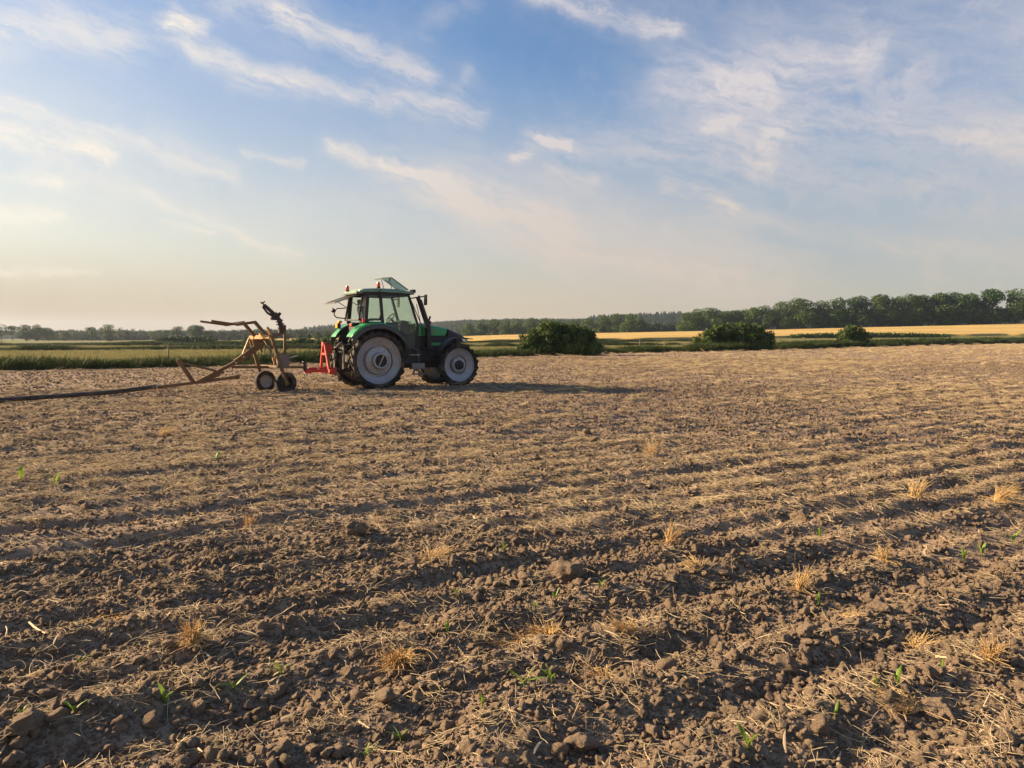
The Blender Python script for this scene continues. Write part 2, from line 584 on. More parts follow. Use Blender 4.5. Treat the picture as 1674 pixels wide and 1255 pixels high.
def field_relief(x, y, cell=None):
    """small heights of the worked soil: harrow furrows along the rows, lumps, crumbs"""
    s = x * RN[0] + y * RN[1]; t = x * RD[0] + y * RD[1]
    z = 0
    def comp(a, lam, val):
        if cell is None: return a * val
        return a * np.clip(lam / (2.0 * cell) - .6, 0, 1) * val
    wob = .18 * vnoise(t / 2.5, s / 2.0, 51)
    ph = np.sin(2 * math.pi * (s + wob * .45) / .55)
    z = z + comp(.0235, .55, ph + .45 * ph * np.abs(ph)) * (.75 + .3 * vnoise(t / 6, s / 2.2, 53))
    z = z + comp(.012, .25, np.sin(2 * math.pi * (s + wob * .4) / .25 + 1.0)) * (.6 + .4 * vnoise(t / 4, s / 1.5, 52))
    z = z + comp(.019, .45, vnoise(s / .42 + wob, t / 9.0, 3))
    z = z + comp(.026, .2, vnoise(s / .16 + wob * 3, t / .9, 4))
    z = z + comp(.025, .35, fbm(x / .42, y / .42, 2, 5))
    z = z + comp(.016, .10, fbm(x / .11, y / .11, 2, 8))
    z = z + comp(.006, .04, vnoise(x / .032, y / .032, 11))
    z = z + .018 * vnoise(x / 9, y / 9, 12)
    return z


def field_z(x, y):
    return terrain(x, y) + field_relief(np.asarray(x, float), np.asarray(y, float))


def build_field():
    ang = np.concatenate([np.linspace(-46, 46, 660), np.arange(50, 314, 4.)])
    th = np.radians(ang)
    r0 = np.geomspace(.2, 2.0, 12)[:-1]
    n = int(math.log(262 / 2.0) / math.log(1.0052)) + 1
    r1 = 2.0 * 1.0052 ** np.arange(n)
    r = np.concatenate([r0, r1])
    RR, TH = np.meshgrid(r, th, indexing='ij')
    X = RR * np.sin(TH); Y = RR * np.cos(TH)
    cell = np.maximum(RR * .0030, .006)
    cell = np.where((np.degrees(TH) > 46.5), RR * .03, cell)
    Z = terrain(X, Y) + field_relief(X, Y, cell)
    na, nr = len(th), len(r)
    i = np.arange(nr - 1)[:, None]; j = np.arange(na)[None, :]
    j2 = (j + 1) % na
    f = np.stack([i * na + j + 0 * j2, i * na + j2, (i + 1) * na + j2, (i + 1) * na + j], -1).reshape(-1, 4)
    v = np.stack([X, Y, Z], -1).reshape(-1, 3)
    cx = v[f][:, :, 0].mean(1); cy = v[f][:, :, 1].mean(1)
    keep = (cy < edge_y(cx) + .4) & (cy > -70) & (cx > -120)
    f = f[keep][:, ::-1]
    used = np.unique(f)
    mp = np.full(len(v), -1, np.int64); mp[used] = np.arange(len(used))
    me = fast_mesh('field', v[used], mp[f], True)
    tag(link('field', me, M_soil), 'bare tilled brown field with rows of clods and straw', kind='structure')


def build_ground():
    ang = np.radians(np.arange(0, 360, 1.2))
    r = np.concatenate([[.5], np.geomspace(4, 3200, 150)])
    RR, TH = np.meshgrid(r, ang, indexing='ij')
    X = RR * np.sin(TH); Y = RR * np.cos(TH)
    Z = terrain(X, Y) - .14 + .06 * fbm(X / 30, Y / 30, 3, 31)
    na, nr = len(ang), len(r)
    i = np.arange(nr - 1)[:, None]; j = np.arange(na)[None, :]; j2 = (j + 1) % na
    f = np.stack([i * na + j + 0 * j2, i * na + j2, (i + 1) * na + j2, (i + 1) * na + j], -1).reshape(-1, 4)[:, ::-1]
    me = fast_mesh('ground', np.stack([X, Y, Z], -1).reshape(-1, 3), f, True)
    tag(link('ground', me, meadow_material()), 'green meadow land reaching to the horizon', kind='structure')


def build_grain():
    us = np.linspace(-.34, 1.3, 260)
    near = np.interp(us, [-.34, 0, .32, .67, 1.3], [300, 285, 292, 300, 310]) + 2.5 * vnoise(us * 30, us * 0, 77)
    far = np.interp(us, [-.34, 0, .32, .67, 1.3], [430, 448, 440, 426, 420])
    tt = np.linspace(0, 1, 60)
    Y = near[None, :] + (far - near)[None, :] * tt[:, None]
    X = us[None, :] * Y
    Z = terrain(X, Y) + .75 + .10 * fbm(X / 2.5, Y / 2.5, 3, 71)
    Z0 = terrain(X[0], Y[0]) - .2
    Xs = np.vstack([X[:1], X]); Ys = np.vstack([Y[:1] - .3, Y]); Zs = np.vstack([Z0[None], Z])
    nr, na = Xs.shape
    i = np.arange(nr - 1)[:, None]; j = np.arange(na - 1)[None, :]
    f = np.stack([i * na + j, i * na + j + 1, (i + 1) * na + j + 1, (i + 1) * na + j], -1).reshape(-1, 4)
    me = fast_mesh('grain_field', np.stack([Xs, Ys, Zs], -1).reshape(-1, 3), f, True)
    tag(link('grain_field', me, grain_material()), 'ripe golden grain field on the rising ground', kind='structure')


SKY_PX = [(-200, 547), (300, 546), (420, 544), (480, 541), (540, 534), (620, 531), (700, 528), (760, 524), (850, 521.5), (940, 522), (1000, 517), (1050, 514.5), (1100, 512.5), (1240, 508), (1400, 506), (1674, 505), (2100, 510)]
HU = [(p - 837) / 1257 for p, _ in SKY_PX]
HZ = [EYE + (552 - q) / 1257 * 1450 - 11.5 for _, q in SKY_PX]


def hill_z(x, y):
    u = np.clip(x / np.maximum(y, 1), -1, 1.2)
    top = np.interp(u, HU, HZ)
    top = np.maximum(top, 0)
    t = np.clip((y - 950) / 500, 0, 1); t = t * t * (3 - 2 * t)
    b = np.clip((2300 - y) / 700, 0, 1)
    base = terrain(x, y)
    return base + np.maximum(top - base, 0) * t * b + 1.8 * t * b * fbm(x / 120, y / 120, 3, 91)


def build_hill():
    us = np.linspace(-.9, 1.1, 160); ys = np.linspace(930, 2350, 60)
    Y, U = np.meshgrid(ys, us, indexing='ij'); X = U * Y
    Z = hill_z(X, Y) - .25 - .3 * (np.minimum(1, (Y == ys[0]) + (Y == ys[-1])))
    nr, na = X.shape
    i = np.arange(nr - 1)[:, None]; j = np.arange(na - 1)[None, :]
    f = np.stack([i * na + j, i * na + j + 1, (i + 1) * na + j + 1, (i + 1) * na + j], -1).reshape(-1, 4)
    me = fast_mesh('hills', np.stack([X, Y, Z], -1).reshape(-1, 3), f, True)
    tag(link('hills', me, M_far), 'low wooded hills along the horizon', kind='structure')


build_ground(); build_field(); build_grain(); build_hill()

# ------------------------------------------------------------------ scattering of what nobody could count
def source_set(name, meshes, m):
    col = bpy.data.collections.new(name)
    for k, me in enumerate(meshes):
        if not me.materials: me.materials.append(m)
        col.objects.link(bpy.data.objects.new('%s_%02d' % (name, k), me))
    return col


def scatter(name, label, P, rot, scl, idx, col):
    """one object holding all the copies of a small piece, by geometry nodes"""
    me = bpy.data.meshes.new(name)
    n = len(P)
    me.vertices.add(n); me.vertices.foreach_set('co', np.asarray(P, np.float32).ravel())
    a = me.attributes.new('rot', 'FLOAT_VECTOR', 'POINT'); a.data.foreach_set('vector', np.asarray(rot, np.float32).ravel())
    a = me.attributes.new('scl', 'FLOAT_VECTOR', 'POINT'); a.data.foreach_set('vector', np.asarray(scl, np.float32).ravel())
    a = me.attributes.new('idx', 'INT', 'POINT'); a.data.foreach_set('value', np.asarray(idx, np.int32))
    o = bpy.data.objects.new(name, me); C.objects.link(o)
    ng = bpy.data.node_groups.new(name, 'GeometryNodeTree')
    ng.interface.new_socket('Geometry', in_out='INPUT', socket_type='NodeSocketGeometry')
    ng.interface.new_socket('Geometry', in_out='OUTPUT', socket_type='NodeSocketGeometry')
    N = ng.nodes; L = ng.links
    gi = N.new('NodeGroupInput'); go = N.new('NodeGroupOutput')
    ip = N.new('GeometryNodeInstanceOnPoints'); ci = N.new('GeometryNodeCollectionInfo')
    ci.inputs['Collection'].default_value = col
    ci.inputs['Separate Children'].default_value = True; ci.inputs['Reset Children'].default_value = True
    def named(nm, typ):
        q = N.new('GeometryNodeInputNamedAttribute'); q.data_type = typ; q.inputs['Name'].default_value = nm
        return q.outputs['Attribute']
    er = N.new('FunctionNodeEulerToRotation')
    L.new(named('rot', 'FLOAT_VECTOR'), er.inputs[0])
    L.new(gi.outputs[0], ip.inputs['Points']); L.new(ci.outputs[0], ip.inputs['Instance'])
    ip.inputs['Pick Instance'].default_value = True
    L.new(named('idx', 'INT'), ip.inputs['Instance Index'])
    L.new(er.outputs[0], ip.inputs['Rotation']); L.new(named('scl', 'FLOAT_VECTOR'), ip.inputs['Scale'])
    L.new(ip.outputs[0], go.inputs[0])
    md = o.modifiers.new('scatter', 'NODES'); md.node_group = ng
    tag(o, label, kind='stuff')
    return o


def clod_mesh(seed, sub=3, rough=.42):
    bm = bmesh.new(); bmesh.ops.create_icosphere(bm, subdivisions=sub, radius=1)
    off = Vector((seed * 7.3, seed * 3.1, seed * 1.7))
    rg = random.Random(seed)
    cuts = [(Vector((rg.gauss(0, 1), rg.gauss(0, 1), rg.gauss(0, 1))).normalized(), rg.uniform(.50, .86)) for _ in range(13)]
    sx, sy, sz = rg.uniform(.9, 1.3), rg.uniform(.8, 1.1), rg.uniform(.62, .9)
    for v in bm.verts:
        p = v.co.copy()
        for nrm, d in cuts:
            k = p.dot(nrm)
            if k > d: p -= nrm * (k - d) * .95
        n = mnoise.fractal(p * 1.5 + off, .9, 2.1, 3) * rough * .55 + mnoise.noise(p * 5 + off) * .10 + mnoise.noise(p * 11 + off) * .06
        p = p * (1 + n)
        v.co = Vector((p.x * sx, p.y * sy, p.z * sz))
    me = bpy.data.meshes.new('clod'); bm.to_mesh(me); bm.free()
    me.polygons.foreach_set('use_smooth', np.ones(len(me.polygons), bool))
    return me


def strand(P, w0, w1, up=None):
    """thin three-sided stem along points"""
    P = np.asarray(P, float); n = len(P)
    d = np.gradient(P, axis=0); d /= np.linalg.norm(d, axis=1)[:, None] + 1e-9
    ref = np.array([.13, .31, .94]) if up is None else np.asarray(up, float)
    a = np.cross(d, ref); a /= np.linalg.norm(a, axis=1)[:, None] + 1e-9
    b = np.cross(d, a)
    w = np.linspace(w0, w1, n)[:, None]
    v = []
    for k in range(3):
        t = 2 * math.pi * k / 3
        v.append(P + (a * math.cos(t) + b * math.sin(t)) * w)
    v = np.stack(v, 1).reshape(-1, 3)
    f = []
    for i in range(n - 1):
        for k in range(3):
            f.append((i * 3 + k, i * 3 + (k + 1) % 3, (i + 1) * 3 + (k + 1) % 3, (i + 1) * 3 + k))
    return v, np.array(f)


def blade(P, w, side, fold=.25):
    """flat leaf: widest in the middle, folded along the midrib"""
    P = np.asarray(P, float); n = len(P); side = np.asarray(side, float)
    d = np.gradient(P, axis=0); up = np.cross(side[None], d); up /= np.linalg.norm(up, axis=1)[:, None] + 1e-9
    t = np.linspace(0, 1, n); ww = (w * np.sin(np.pi * np.clip(t * .86 + .12, 0, 1)) ** .8)[:, None]
    v = np.stack([P - side * ww + up * ww * fold, P, P + side * ww + up * ww * fold], 1).reshape(-1, 3)
    f = []
    for i in range(n - 1):
        for k in range(2):
            f.append((i * 3 + k, i * 3 + k + 1, (i + 1) * 3 + k + 1, (i + 1) * 3 + k))
    return v, np.array(f)


def merge(parts):
    vs, fs, b = [], [], 0
    for v, f in parts:
        vs.append(v); fs.append(f + b); b += len(v)
    return np.vstack(vs), np.vstack(fs)


def straw_piece(rg, L, w, curl, lift=.25):
    n = 5; t = np.linspace(-.5, .5, n)
    k = rg.normal(0, curl); h = rg.uniform(0, lift)
    P = np.stack([t * L, k * L * (t ** 2 - .08) * 2, h * L * (.25 - t ** 2) + w], 1)
    if rg.random() < .35:
        P[3:, 2] += L * rg.uniform(.05, .25) * np.array([.5, 1.]); P[3:, 1] += L * rg.normal(0, .15)
    a = rg.uniform(0, 6.283); c, s = math.cos(a), math.sin(a)
    P[:, :2] = P[:, :2] @ np.array([[c, s], [-s, c]])
    return P


def straw_mesh(seed, n, spread, Lr, w, aligned=0.0, lift=.25, h=0.0):
    rg = np.random.default_rng(seed); parts = []
    for _ in range(n):
        P = straw_piece(rg, rg.uniform(*Lr), w, .25, lift)
        if n > 1:
            q = rg.normal(0, spread, 2) * (1.0, 1 - aligned)
            P[:, 0] += q[0]; P[:, 1] += q[1]; P[:, 2] += rg.uniform(0, h) if h else 0
        parts.append(strand(P, w * rg.uniform(.7, 1.2), w * rg.uniform(.5, 1.0)))
    return fast_mesh('straw', *merge(parts), True)


def leaf_scrap(seed, L, w):
    rg = np.random.default_rng(seed)
    P = straw_piece(rg, L, .004, .08, .2)
    d = P[-1] - P[0]; side = np.array([-d[1], d[0], 0]); side /= np.linalg.norm(side)
    return fast_mesh('scrap', *blade(P, w, side, rg.uniform(-.6, .6)), True)


def grass_mesh(seed, n, spread, h, w, lean=.35, heads=.0):
    rg = np.random.default_rng(seed); parts = []
    for _ in range(n):
        a = rg.uniform(0, 6.283); d = np.array([math.cos(a), math.sin(a), 0])
        H = h * rg.uniform(.45, 1.0); k = rg.uniform(.05, lean) * H
        t = np.linspace(0, 1, 4)
        b = np.array([*(rg.normal(0, spread, 2)), 0])
        P = b + np.outer(t ** 1.8, d * k) + np.outer(t - .12 * t ** 3, (0, 0, H))
        parts.append(blade(P, w, np.array([-d[1], d[0], 0]), .15))
    return fast_mesh('grass', *merge(parts), False)


def cover(x, y):
    """how thickly straw lies here, 0..1: drifts along the rows"""
    s = x * RN[0] + y * RN[1]; t = x * RD[0] + y * RD[1]
    k = .34 * np.sin(2 * math.pi * s / .55 + .4 * vnoise(t / 3, s, 29)) + .52 * fbm(s / .40, t / 4.5, 2, 21) + .42 * fbm(s / 2.6, t / 11, 2, 25) + .25 * fbm(x / 12, y / 12, 2, 28)
    return np.clip(.42 + 1.25 * k, 0, 1)


def sector(n, r0, r1, half=41.0, power=1.0):
    """random points of the field in front of the viewer's end of it"""
    r = np.sqrt(rng.uniform(r0 ** 2, r1 ** 2, n)) if power == 1.0 else r0 * (r1 / r0) ** rng.random(n)
    a = np.radians(rng.uniform(-half, half, n))
    x, y = r * np.sin(a), r * np.cos(a)
    k = y < edge_y(x) - .5
    return x[k], y[k]


def scatter_clods():
    col = source_set('clod_source', [clod_mesh(k + 1, 3) for k in range(7)] + [clod_mesh(k + 30, 2) for k in range(6)], M_clod)
    P, S, I = [], [], []
    #          count, r0,  r1,  min, max radius, skew
    for n, r0, r1, a, b, sk, hi in [(85000, 1.9, 6.5, .004, .014, 1.5, 0), (19000, 1.9, 6.5, .010, .036, 3.0, 1), (520, 1.9, 6.5, .028, .056, 2.4, 1),
                                    (52000, 6.5, 13, .008, .019, 1.6, 0), (12000, 6.5, 13, .015, .040, 2.8, 0), (380, 6.5, 13, .035, .065, 2, 1),
                                    (95000, 13, 28, .014, .042, 2.2, 0), (700, 13, 28, .035, .07, 2, 0), (95000, 28, 65, .024, .06, 2.0, 0), (22000, 65, 140, .05, .10, 2.0, 0)]:
        x, y = sector(n, r0, r1)
        rad = a + (b - a) * rng.random(len(x)) ** sk
        z = field_z(x, y) + rad * rng.uniform(-.35, .5, len(x))
        P.append(np.stack([x, y, z], 1)); S.append(rad)
        I.append(rng.integers(0, 7, len(x)) if hi else rng.integers(7, 13, len(x)))
    P = np.vstack(P); S = np.concatenate(S); I = np.concatenate(I)
    rot = rng.uniform(0, 6.283, (len(P), 3)) * (.12, .12, 1)
    scatter('soil_clods', 'brown crumbly soil clods lying over the whole field', P, rot, np.repeat(S[:, None], 3, 1), I, col)


def scatter_straw():
    meshes = [straw_mesh(k, 1, 0, (.05, .15), .0016) for k in range(6)]                       # 0-5 single stalks
    meshes += [leaf_scrap(40 + k, .09, .0045) for k in range(3)]                               # 6-8 torn leaf pieces
    meshes += [straw_mesh(60 + k, 13, .055, (.05, .15), .0015, .3, .3, .02) for k in range(5)]    # 9-13 wisps
    meshes += [straw_mesh(80 + k, 45, .17, (.10, .30), .0032, .5, .35, .05) for k in range(5)]  # 14-18 mats
    meshes += [straw_mesh(90 + k, 40, .45, (.20, .55), .009, .6, .4, .08) for k in range(4)]     # 19-22 drifts far off
    col = source_set('straw_source', meshes, M_straw)
    P, S, I = [], [], []
    for n, r0, r1, lo, hi, pw, s0, s1 in [(4200, 1.9, 6.5, 0, 7, 1.3, .5, 1.4), (380, 1.9, 6.5, 9, 14, 2.0, .6, 1.15),
                                      (11000, 6.5, 13, 0, 8, .8, .8, 1.7), (2600, 6.5, 13, 9, 14, 1.5, .7, 1.4), (130, 6.5, 13, 14, 19, 2, .4, .8),
                                      (3400, 13, 28, 9, 14, 2.2, .9, 1.8), (3600, 13, 28, 14, 19, 2.6, .28, .62),
                                      (6500, 28, 65, 14, 19, 2.2, .5, 1.1), (4600, 65, 150, 19, 23, 1.8, .5, 1.1), (2200, 150, 240, 19, 23, 1, 1., 1.8)]:
        x, y = sector(n * 3, r0, r1)
        k = rng.random(len(x)) < cover(x, y) ** pw * .62
        x, y = x[k][:n], y[k][:n]
        z = field_z(x, y) + np.where(rng.random(len(x)) < .5, .004, .018)
        P.append(np.stack([x, y, z], 1)); S.append(rng.uniform(s0, s1, len(x))); I.append(rng.integers(lo, hi, len(x)))
    P = np.vstack(P); S = np.concatenate(S); I = np.concatenate(I)
    n = len(P)
    yaw = np.where(I < 9, rng.uniform(0, 6.283, n), (math.pi / 2 - ROW) + rng.normal(0, .5, n))
    rot = np.stack([rng.normal(0, .16, n), rng.normal(0, .16, n), yaw], 1)
    scatter('straw_litter', 'pale dry straw and stubble scraps strewn in drifts along the rows', P, rot, np.repeat(S[:, None], 3, 1), I, col)


def scatter_grass():
    col = source_set('bank_grass_source', [grass_mesh(k, 60, .22, 1.0, .016, 1.0) for k in range(6)], M_grass)
    # the rank bank between the tilled field and the meadow
    seg = []
    for (x0, y0), (x1, y1) in zip(zip(EX[1:-1], EY[1:-1]), zip(EX[2:], EY[2:])):
        L = math.hypot(x1 - x0, y1 - y0); m = math.hypot((x0 + x1) / 2, (y0 + y1) / 2)
        n = int(L * np.interp(m, [40, 100, 200], [36, 36, 30]))
        t = rng.random(n); w = np.interp(m, [40, 230], [2.6, 6.0])
        o = rng.random(n) ** .8 * w - .25
        nx, ny = -(y1 - y0) / L, (x1 - x0) / L
        o += .35 * vnoise((x0 + (x1 - x0) * t) / 1.7, t * 0 + 3., 61)
        seg.append(np.stack([x0 + (x1 - x0) * t + nx * o, y0 + (y1 - y0) * t + ny * o, o / w], 1))
    q = np.vstack(seg)
    d = np.hypot(q[:, 0], q[:, 1])
    P = np.stack([q[:, 0], q[:, 1], terrain(q[:, 0], q[:, 1]) - .15], 1)
    H = np.interp(d, [40, 100, 230], [.9, 1.25, 1.9]) * rng.uniform(.6, 1.1, len(P)) * (.85 + .3 * vnoise(q[:, 0] / 4, q[:, 1] / 4, 62))
    H = H * np.where(q[:, 2] < .12, .6, 1)
    W_ = H * np.interp(d, [40, 100, 230], [1.0, 1.5, 2.2])
    rot = np.stack([rng.normal(0, .1, len(P)), rng.normal(0, .1, len(P)), rng.uniform(0, 6.28, len(P))], 1)
    scatter('bank_grass', 'dark rank grass on the bank along the far edge of the tilled field', P, rot, np.stack([W_, W_, H], 1), rng.integers(0, 6, len(P)), col)
    # lighter hay grass behind it, and the darker ditch lines across the meadow
    col2 = source_set('meadow_grass_source', [grass_mesh(30 + k, 40, .35, .6, .016, .5) for k in range(5)], M_meadowtuft)
    r = 36 * (260 / 36) ** rng.random(42000); a = np.radians(rng.uniform(-42, 42, 42000))
    x, y = r * np.sin(a), r * np.cos(a)
    k = (y > edge_y(x) + 2.2 + .02 * r) & (y < 285)
    x, y, r = x[k], y[k], r[k]
    s = rng.uniform(.2, .5, len(x)); ws = s * np.interp(r, [40, 250], [1, 3.0])
    P = np.stack([x, y, terrain(x, y) - .15], 1)
    rot = np.stack([rng.normal(0, .1, len(x)), rng.normal(0, .1, len(x)), rng.uniform(0, 6.28, len(x))], 1)
    scatter('meadow_grass', 'pale yellow-green hay grass standing in the meadow', P, rot, np.stack([ws, ws, s], 1), rng.integers(0, 5, len(x)), col2)
    lines = [((-80, 104), (-12, 128), 1.0, 1.6, 2600), ((-150, 172), (-18, 178), 1.3, 2.2, 2600), ((-14, 150), (40, 190), 1.0, 1.8, 1600), ((-60, 235), (60, 262), 1.3, 2.5, 2400)]
    P, S = [], []
    for (x0, y0), (x1, y1), h, w, n in lines:
        t = rng.random(n); x = x0 + (x1 - x0) * t; y = y0 + (y1 - y0) * t + rng.normal(0, w, n) + 3 * vnoise(t * 9, t * 0, 66)
        P.append(np.stack([x, y, terrain(x, y) - .15], 1)); hh = h * rng.uniform(.5, 1.05, n) * (.8 + .4 * vnoise(t * 14, t * 0 + 5, 67)); S.append(np.stack([hh * 2, hh * 2, hh], 1))
    P = np.vstack(P); S = np.vstack(S); n = len(P)
    rot = np.stack([np.zeros(n), np.zeros(n), rng.uniform(0, 6.28, n)], 1)
    scatter('ditch_reeds', 'dark green reeds in the ditch lines across the meadow', P, rot, S, rng.integers(0, 6, n), col)


scatter_clods(); scatter_straw(); scatter_grass()

# ------------------------------------------------------------------ trees and bushes
def lobes_points(rg, lobes, n, shell=.55):
    out, nrm = [], []
    wsum = sum(l[3] * l[4] for l in lobes)
    for cx, cy, cz, rx, rz in lobes:
        m = int(n * rx * rz / wsum)
        d = rg.normal(0, 1, (m, 3)); d /= np.linalg.norm(d, axis=1)[:, None]
        r = rg.uniform(shell, 1.0, m) ** .6
        r *= 1 + .16 * np.sin(d[:, 0] * 7 + cx * 3) * np.cos(d[:, 1] * 6 + d[:, 2] * 5)
        q = d * r[:, None] * (rx, rx, rz) + (cx, cy, cz)
        out.append(q); nrm.append(d)
    return np.vstack(out), np.vstack(nrm)


def leaf_cloud(rg, P, N, size):
    """one small leaf spray (four corners, kinked) at every point, turned roughly outwards"""
    n = len(P)
    d = N + rg.normal(0, .75, (n, 3)); d[:, 2] += .25; d /= np.linalg.norm(d, axis=1)[:, None]
    a = np.cross(d, rg.normal(0, 1, (n, 3))); a /= np.linalg.norm(a, axis=1)[:, None] + 1e-9
    b = np.cross(d, a)
    s = size * rg.uniform(.5, 1.35, (n, 1)); k = rg.uniform(.45, .9, (n, 1))
    v = np.stack([P - a * s, P + b * s * k + d * s * .3, P + a * s, P - b * s * k - d * s * .15], 1).reshape(-1, 3)
    return v, np.arange(n * 4).reshape(-1, 4)


def make_tree_mesh(seed, H, Wd, trunk_frac, n, size, openness=0.0, nl=9):
    """crown and trunk meshes of a broad-leaved tree of height H and crown width Wd"""
    rg = np.random.default_rng(seed); lobes = []; limbs = MB()
    zc = H * (trunk_frac + 1) / 2; hr = H * (1 - trunk_frac) / 2
    th = H * trunk_frac
    limbs.tube([(0, 0, -.4), (0, 0, th * .5), (.02 * H * rg.normal(), .02 * H * rg.normal(), th), (.03 * H * rg.normal(), .03 * H * rg.normal(), zc + hr * .4)], [H * .022, H * .017, H * .014, H * .004], 7)
    for k in range(nl):
        a = k * 2.4 + rg.uniform(-.4, .4); e = rg.uniform(-.85, .95)
        rr = Wd / 2 * math.sqrt(max(.05, 1 - e * e)) * rg.uniform(.45, .72)
        c = (math.cos(a) * rr, math.sin(a) * rr, zc + e * hr * .74)
        r = Wd * rg.uniform(.17, .27) * (1 - .25 * openness)
        lobes.append((*c, r, r * rg.uniform(.62, .85)))
        limbs.tube([(0, 0, th * rg.uniform(.7, 1.1)), (c[0] * .5, c[1] * .5, (th + c[2]) / 2 + .02 * H), c], [H * .008, H * .006, H * .002], 5)
    lobes.append((0, 0, zc + hr * .68, Wd * .22, hr * .32)); lobes.append((0, 0, zc, Wd * .26 * (1 - openness), hr * .6))
    P, N = lobes_points(rg, lobes, n)
    if openness:
        k = rg.random(len(P)) > openness * .45
        P, N = P[k], N[k]
    crown = fast_mesh('crown', *leaf_cloud(rg, P, N, size))
    me = bpy.data.meshes.new('trunk'); me.from_pydata([tuple(v) for v in limbs.v], [], limbs.f)
    me.materials.append(M_bark)
    return crown, me


def two_tone(me, m):
    me.materials.append(m); return me


OAKS = [make_tree_mesh(100 + k, 1.0, w, tf, 6800, .019, 0.0, nl) for k, (w, tf, nl) in enumerate([(.92, .03, 14), (.86, .0, 15), (.98, .05, 14), (.82, .02, 14), (.9, .0, 15)])]
PALES = [make_tree_mesh(120 + k, 1.0, w, tf, 6000, .020, 0.0, nl) for k, (w, tf, nl) in enumerate([(.95, .02, 12), (.85, .02, 12), (1.0, .0, 13)])]
OPENS = [make_tree_mesh(140 + k, 1.0, w, tf, 3000, .020, .65, nl) for k, (w, tf, nl) in enumerate([(.95, .34, 8), (1.05, .30, 9), (.8, .36, 7)])]
THINS = [make_tree_mesh(150 + k, 1.0, w, tf, 700, .017, .8, nl) for k, (w, tf, nl) in enumerate([(.7, .3, 10), (.6, .3, 10)])]
for crown, _ in OAKS: crown.materials.append(M_leaf)
for crown, _ in PALES: crown.materials.append(M_leaf2)
for crown, _ in OPENS + THINS: crown.materials.append(M_leaf)
tree_rg = np.random.default_rng(5)


def tree(kind, x, y, top_z, label, group, wide=1.0, name='broadleaf_tree', drop=.3):
    crown, trunk = kind
    z = float(terrain(x, y)) - drop
    H = top_z - z
    o = empty(name, (x, y, z), tree_rg.uniform(0, 6.28))
    o.scale = (H * wide, H * wide, H)
    tag(o, label, 'tree', group)
    link('crown', crown, None, o); link('trunk', trunk, None, o)
    return o


def at(px, depth):
    return (px - 837) / 1257 * depth


def top_at(py, depth):
    return EYE + (552 - py) / 1257 * depth


ORD = ['first', 'second', 'third', 'fourth', 'fifth', 'sixth', 'seventh', 'eighth', 'ninth', 'tenth', 'eleventh', 'twelfth', 'thirteenth', 'fourteenth', 'fifteenth', 'sixteenth', 'seventeenth', 'eighteenth', 'nineteenth', 'twentieth']
row = [(1659, 472, 1.05), (1613, 472, 1.1), (1583, 479, .9), (1560, 478, 1), (1533, 478, 1.05), (1503, 482, .9), (1489, 481, .85), (1465, 485, .85), (1437, 481, 1.1), (1400, 484, 1.1), (1368, 488, 1), (1339, 491, .9), (1308, 488, 1.15), (1275, 493, .95), (1250, 499, .95), (1229, 502, .95)]
for k, (px, py, w) in enumerate(row):
    dep = np.interp(px, [1225, 1674], [452, 432])
    tree(OAKS[(k * 3 + k // 4) % 5], at(px, dep), dep, top_at(py, dep) , '%s tall oak from the right edge, in the row behind the golden field' % ORD[k], 'oaks in the row behind the golden field', w, 'oak_tree', 2.4)
tree(OAKS[1], at(1705, 430), 430, top_at(470, 430), 'last tall oak of the row, cut by the right edge', 'oaks in the row behind the golden field', 1.1, 'oak_tree', 2.4)
grove = [(768, 528, 1.), (786, 524, 1.), (808, 521, .9), (828, 524, 1), (848, 521, 1.05), (868, 519, 1), (890, 520, 1), (912, 523, 1), (936, 522, 1), (962, 520, 1), (985, 514, .95), (1006, 512, 1.), (1028, 513, .9), (1043, 516, .8)]
for k, (px, py, w) in enumerate(grove):
    dep = 470 + 14 * (k % 3)
    tree(PALES[k % 3], at(px, dep), dep, top_at(py, dep), '%s leafy tree right of the tractor, in the pale grove behind the golden field' % ORD[k], 'trees of the pale grove behind the golden field', w * 1.15, drop=1.6)
knot = [(1122, 511, 1.0), (1140, 504, 1.1), (1163, 503, 1.1), (1184, 510, 1.), (1200, 507, 1.), (1215, 505, .9)]
for k, (px, py, w) in enumerate(knot):
    dep = 456 + 12 * (k % 2)
    tree((PALES if k % 2 else OAKS)[k % 3], at(px, dep), dep, top_at(py, dep), '%s tree from the left in the clump above the second bush' % ORD[k], 'trees clumped above the second bush', w * 1.1, drop=1.6)
left = [(-14, 533, 0, 1.3, 410), (4, 530, 2, 1.2, 420), (22, 532, 2, 1.1, 430), (45, 531, 0, 1.2, 420), (62, 530, 0, 1.2, 425), (80, 535, 0, 1.2, 430), (108, 542, 1, 1.6, 470), (124, 543, 1, 1.7, 480), (152, 534, 2, 1.05, 400),
        (177, 530, 2, 1.1, 400), (199, 534, 3, 1., 410), (219, 536, 3, 1.1, 420), (178, 546, 1, 1.6, 395), (253, 540, 2, 1.2, 430), (272, 539, 2, 1.1, 430), (291, 533, 2, 1.15, 410), (322, 531, 1, 1.35, 395), (340, 540, 1, 1.3, 390)]
KN = [('dense dark', PALES), ('round bushy', OAKS), ('open-crowned umbrella-shaped', OPENS), ('thin nearly bare', THINS)]
for k, (px, py, kd, w, dep) in enumerate(left):
    src = KN[kd][1]
    tree(src[k % len(src)], at(px, dep), dep, top_at(py, dep), '%s hazy tree behind the left meadow, %s from the left edge' % (KN[kd][0], ORD[k]), 'hazy trees behind the left meadow', w * 1.1)
small = [(446, 543, 300), (470, 545, 310), (489, 545, 250), (505, 545.5, 250), (520, 541, 330), (535, 540, 340), (402, 548, 300), (375, 546, 380)]
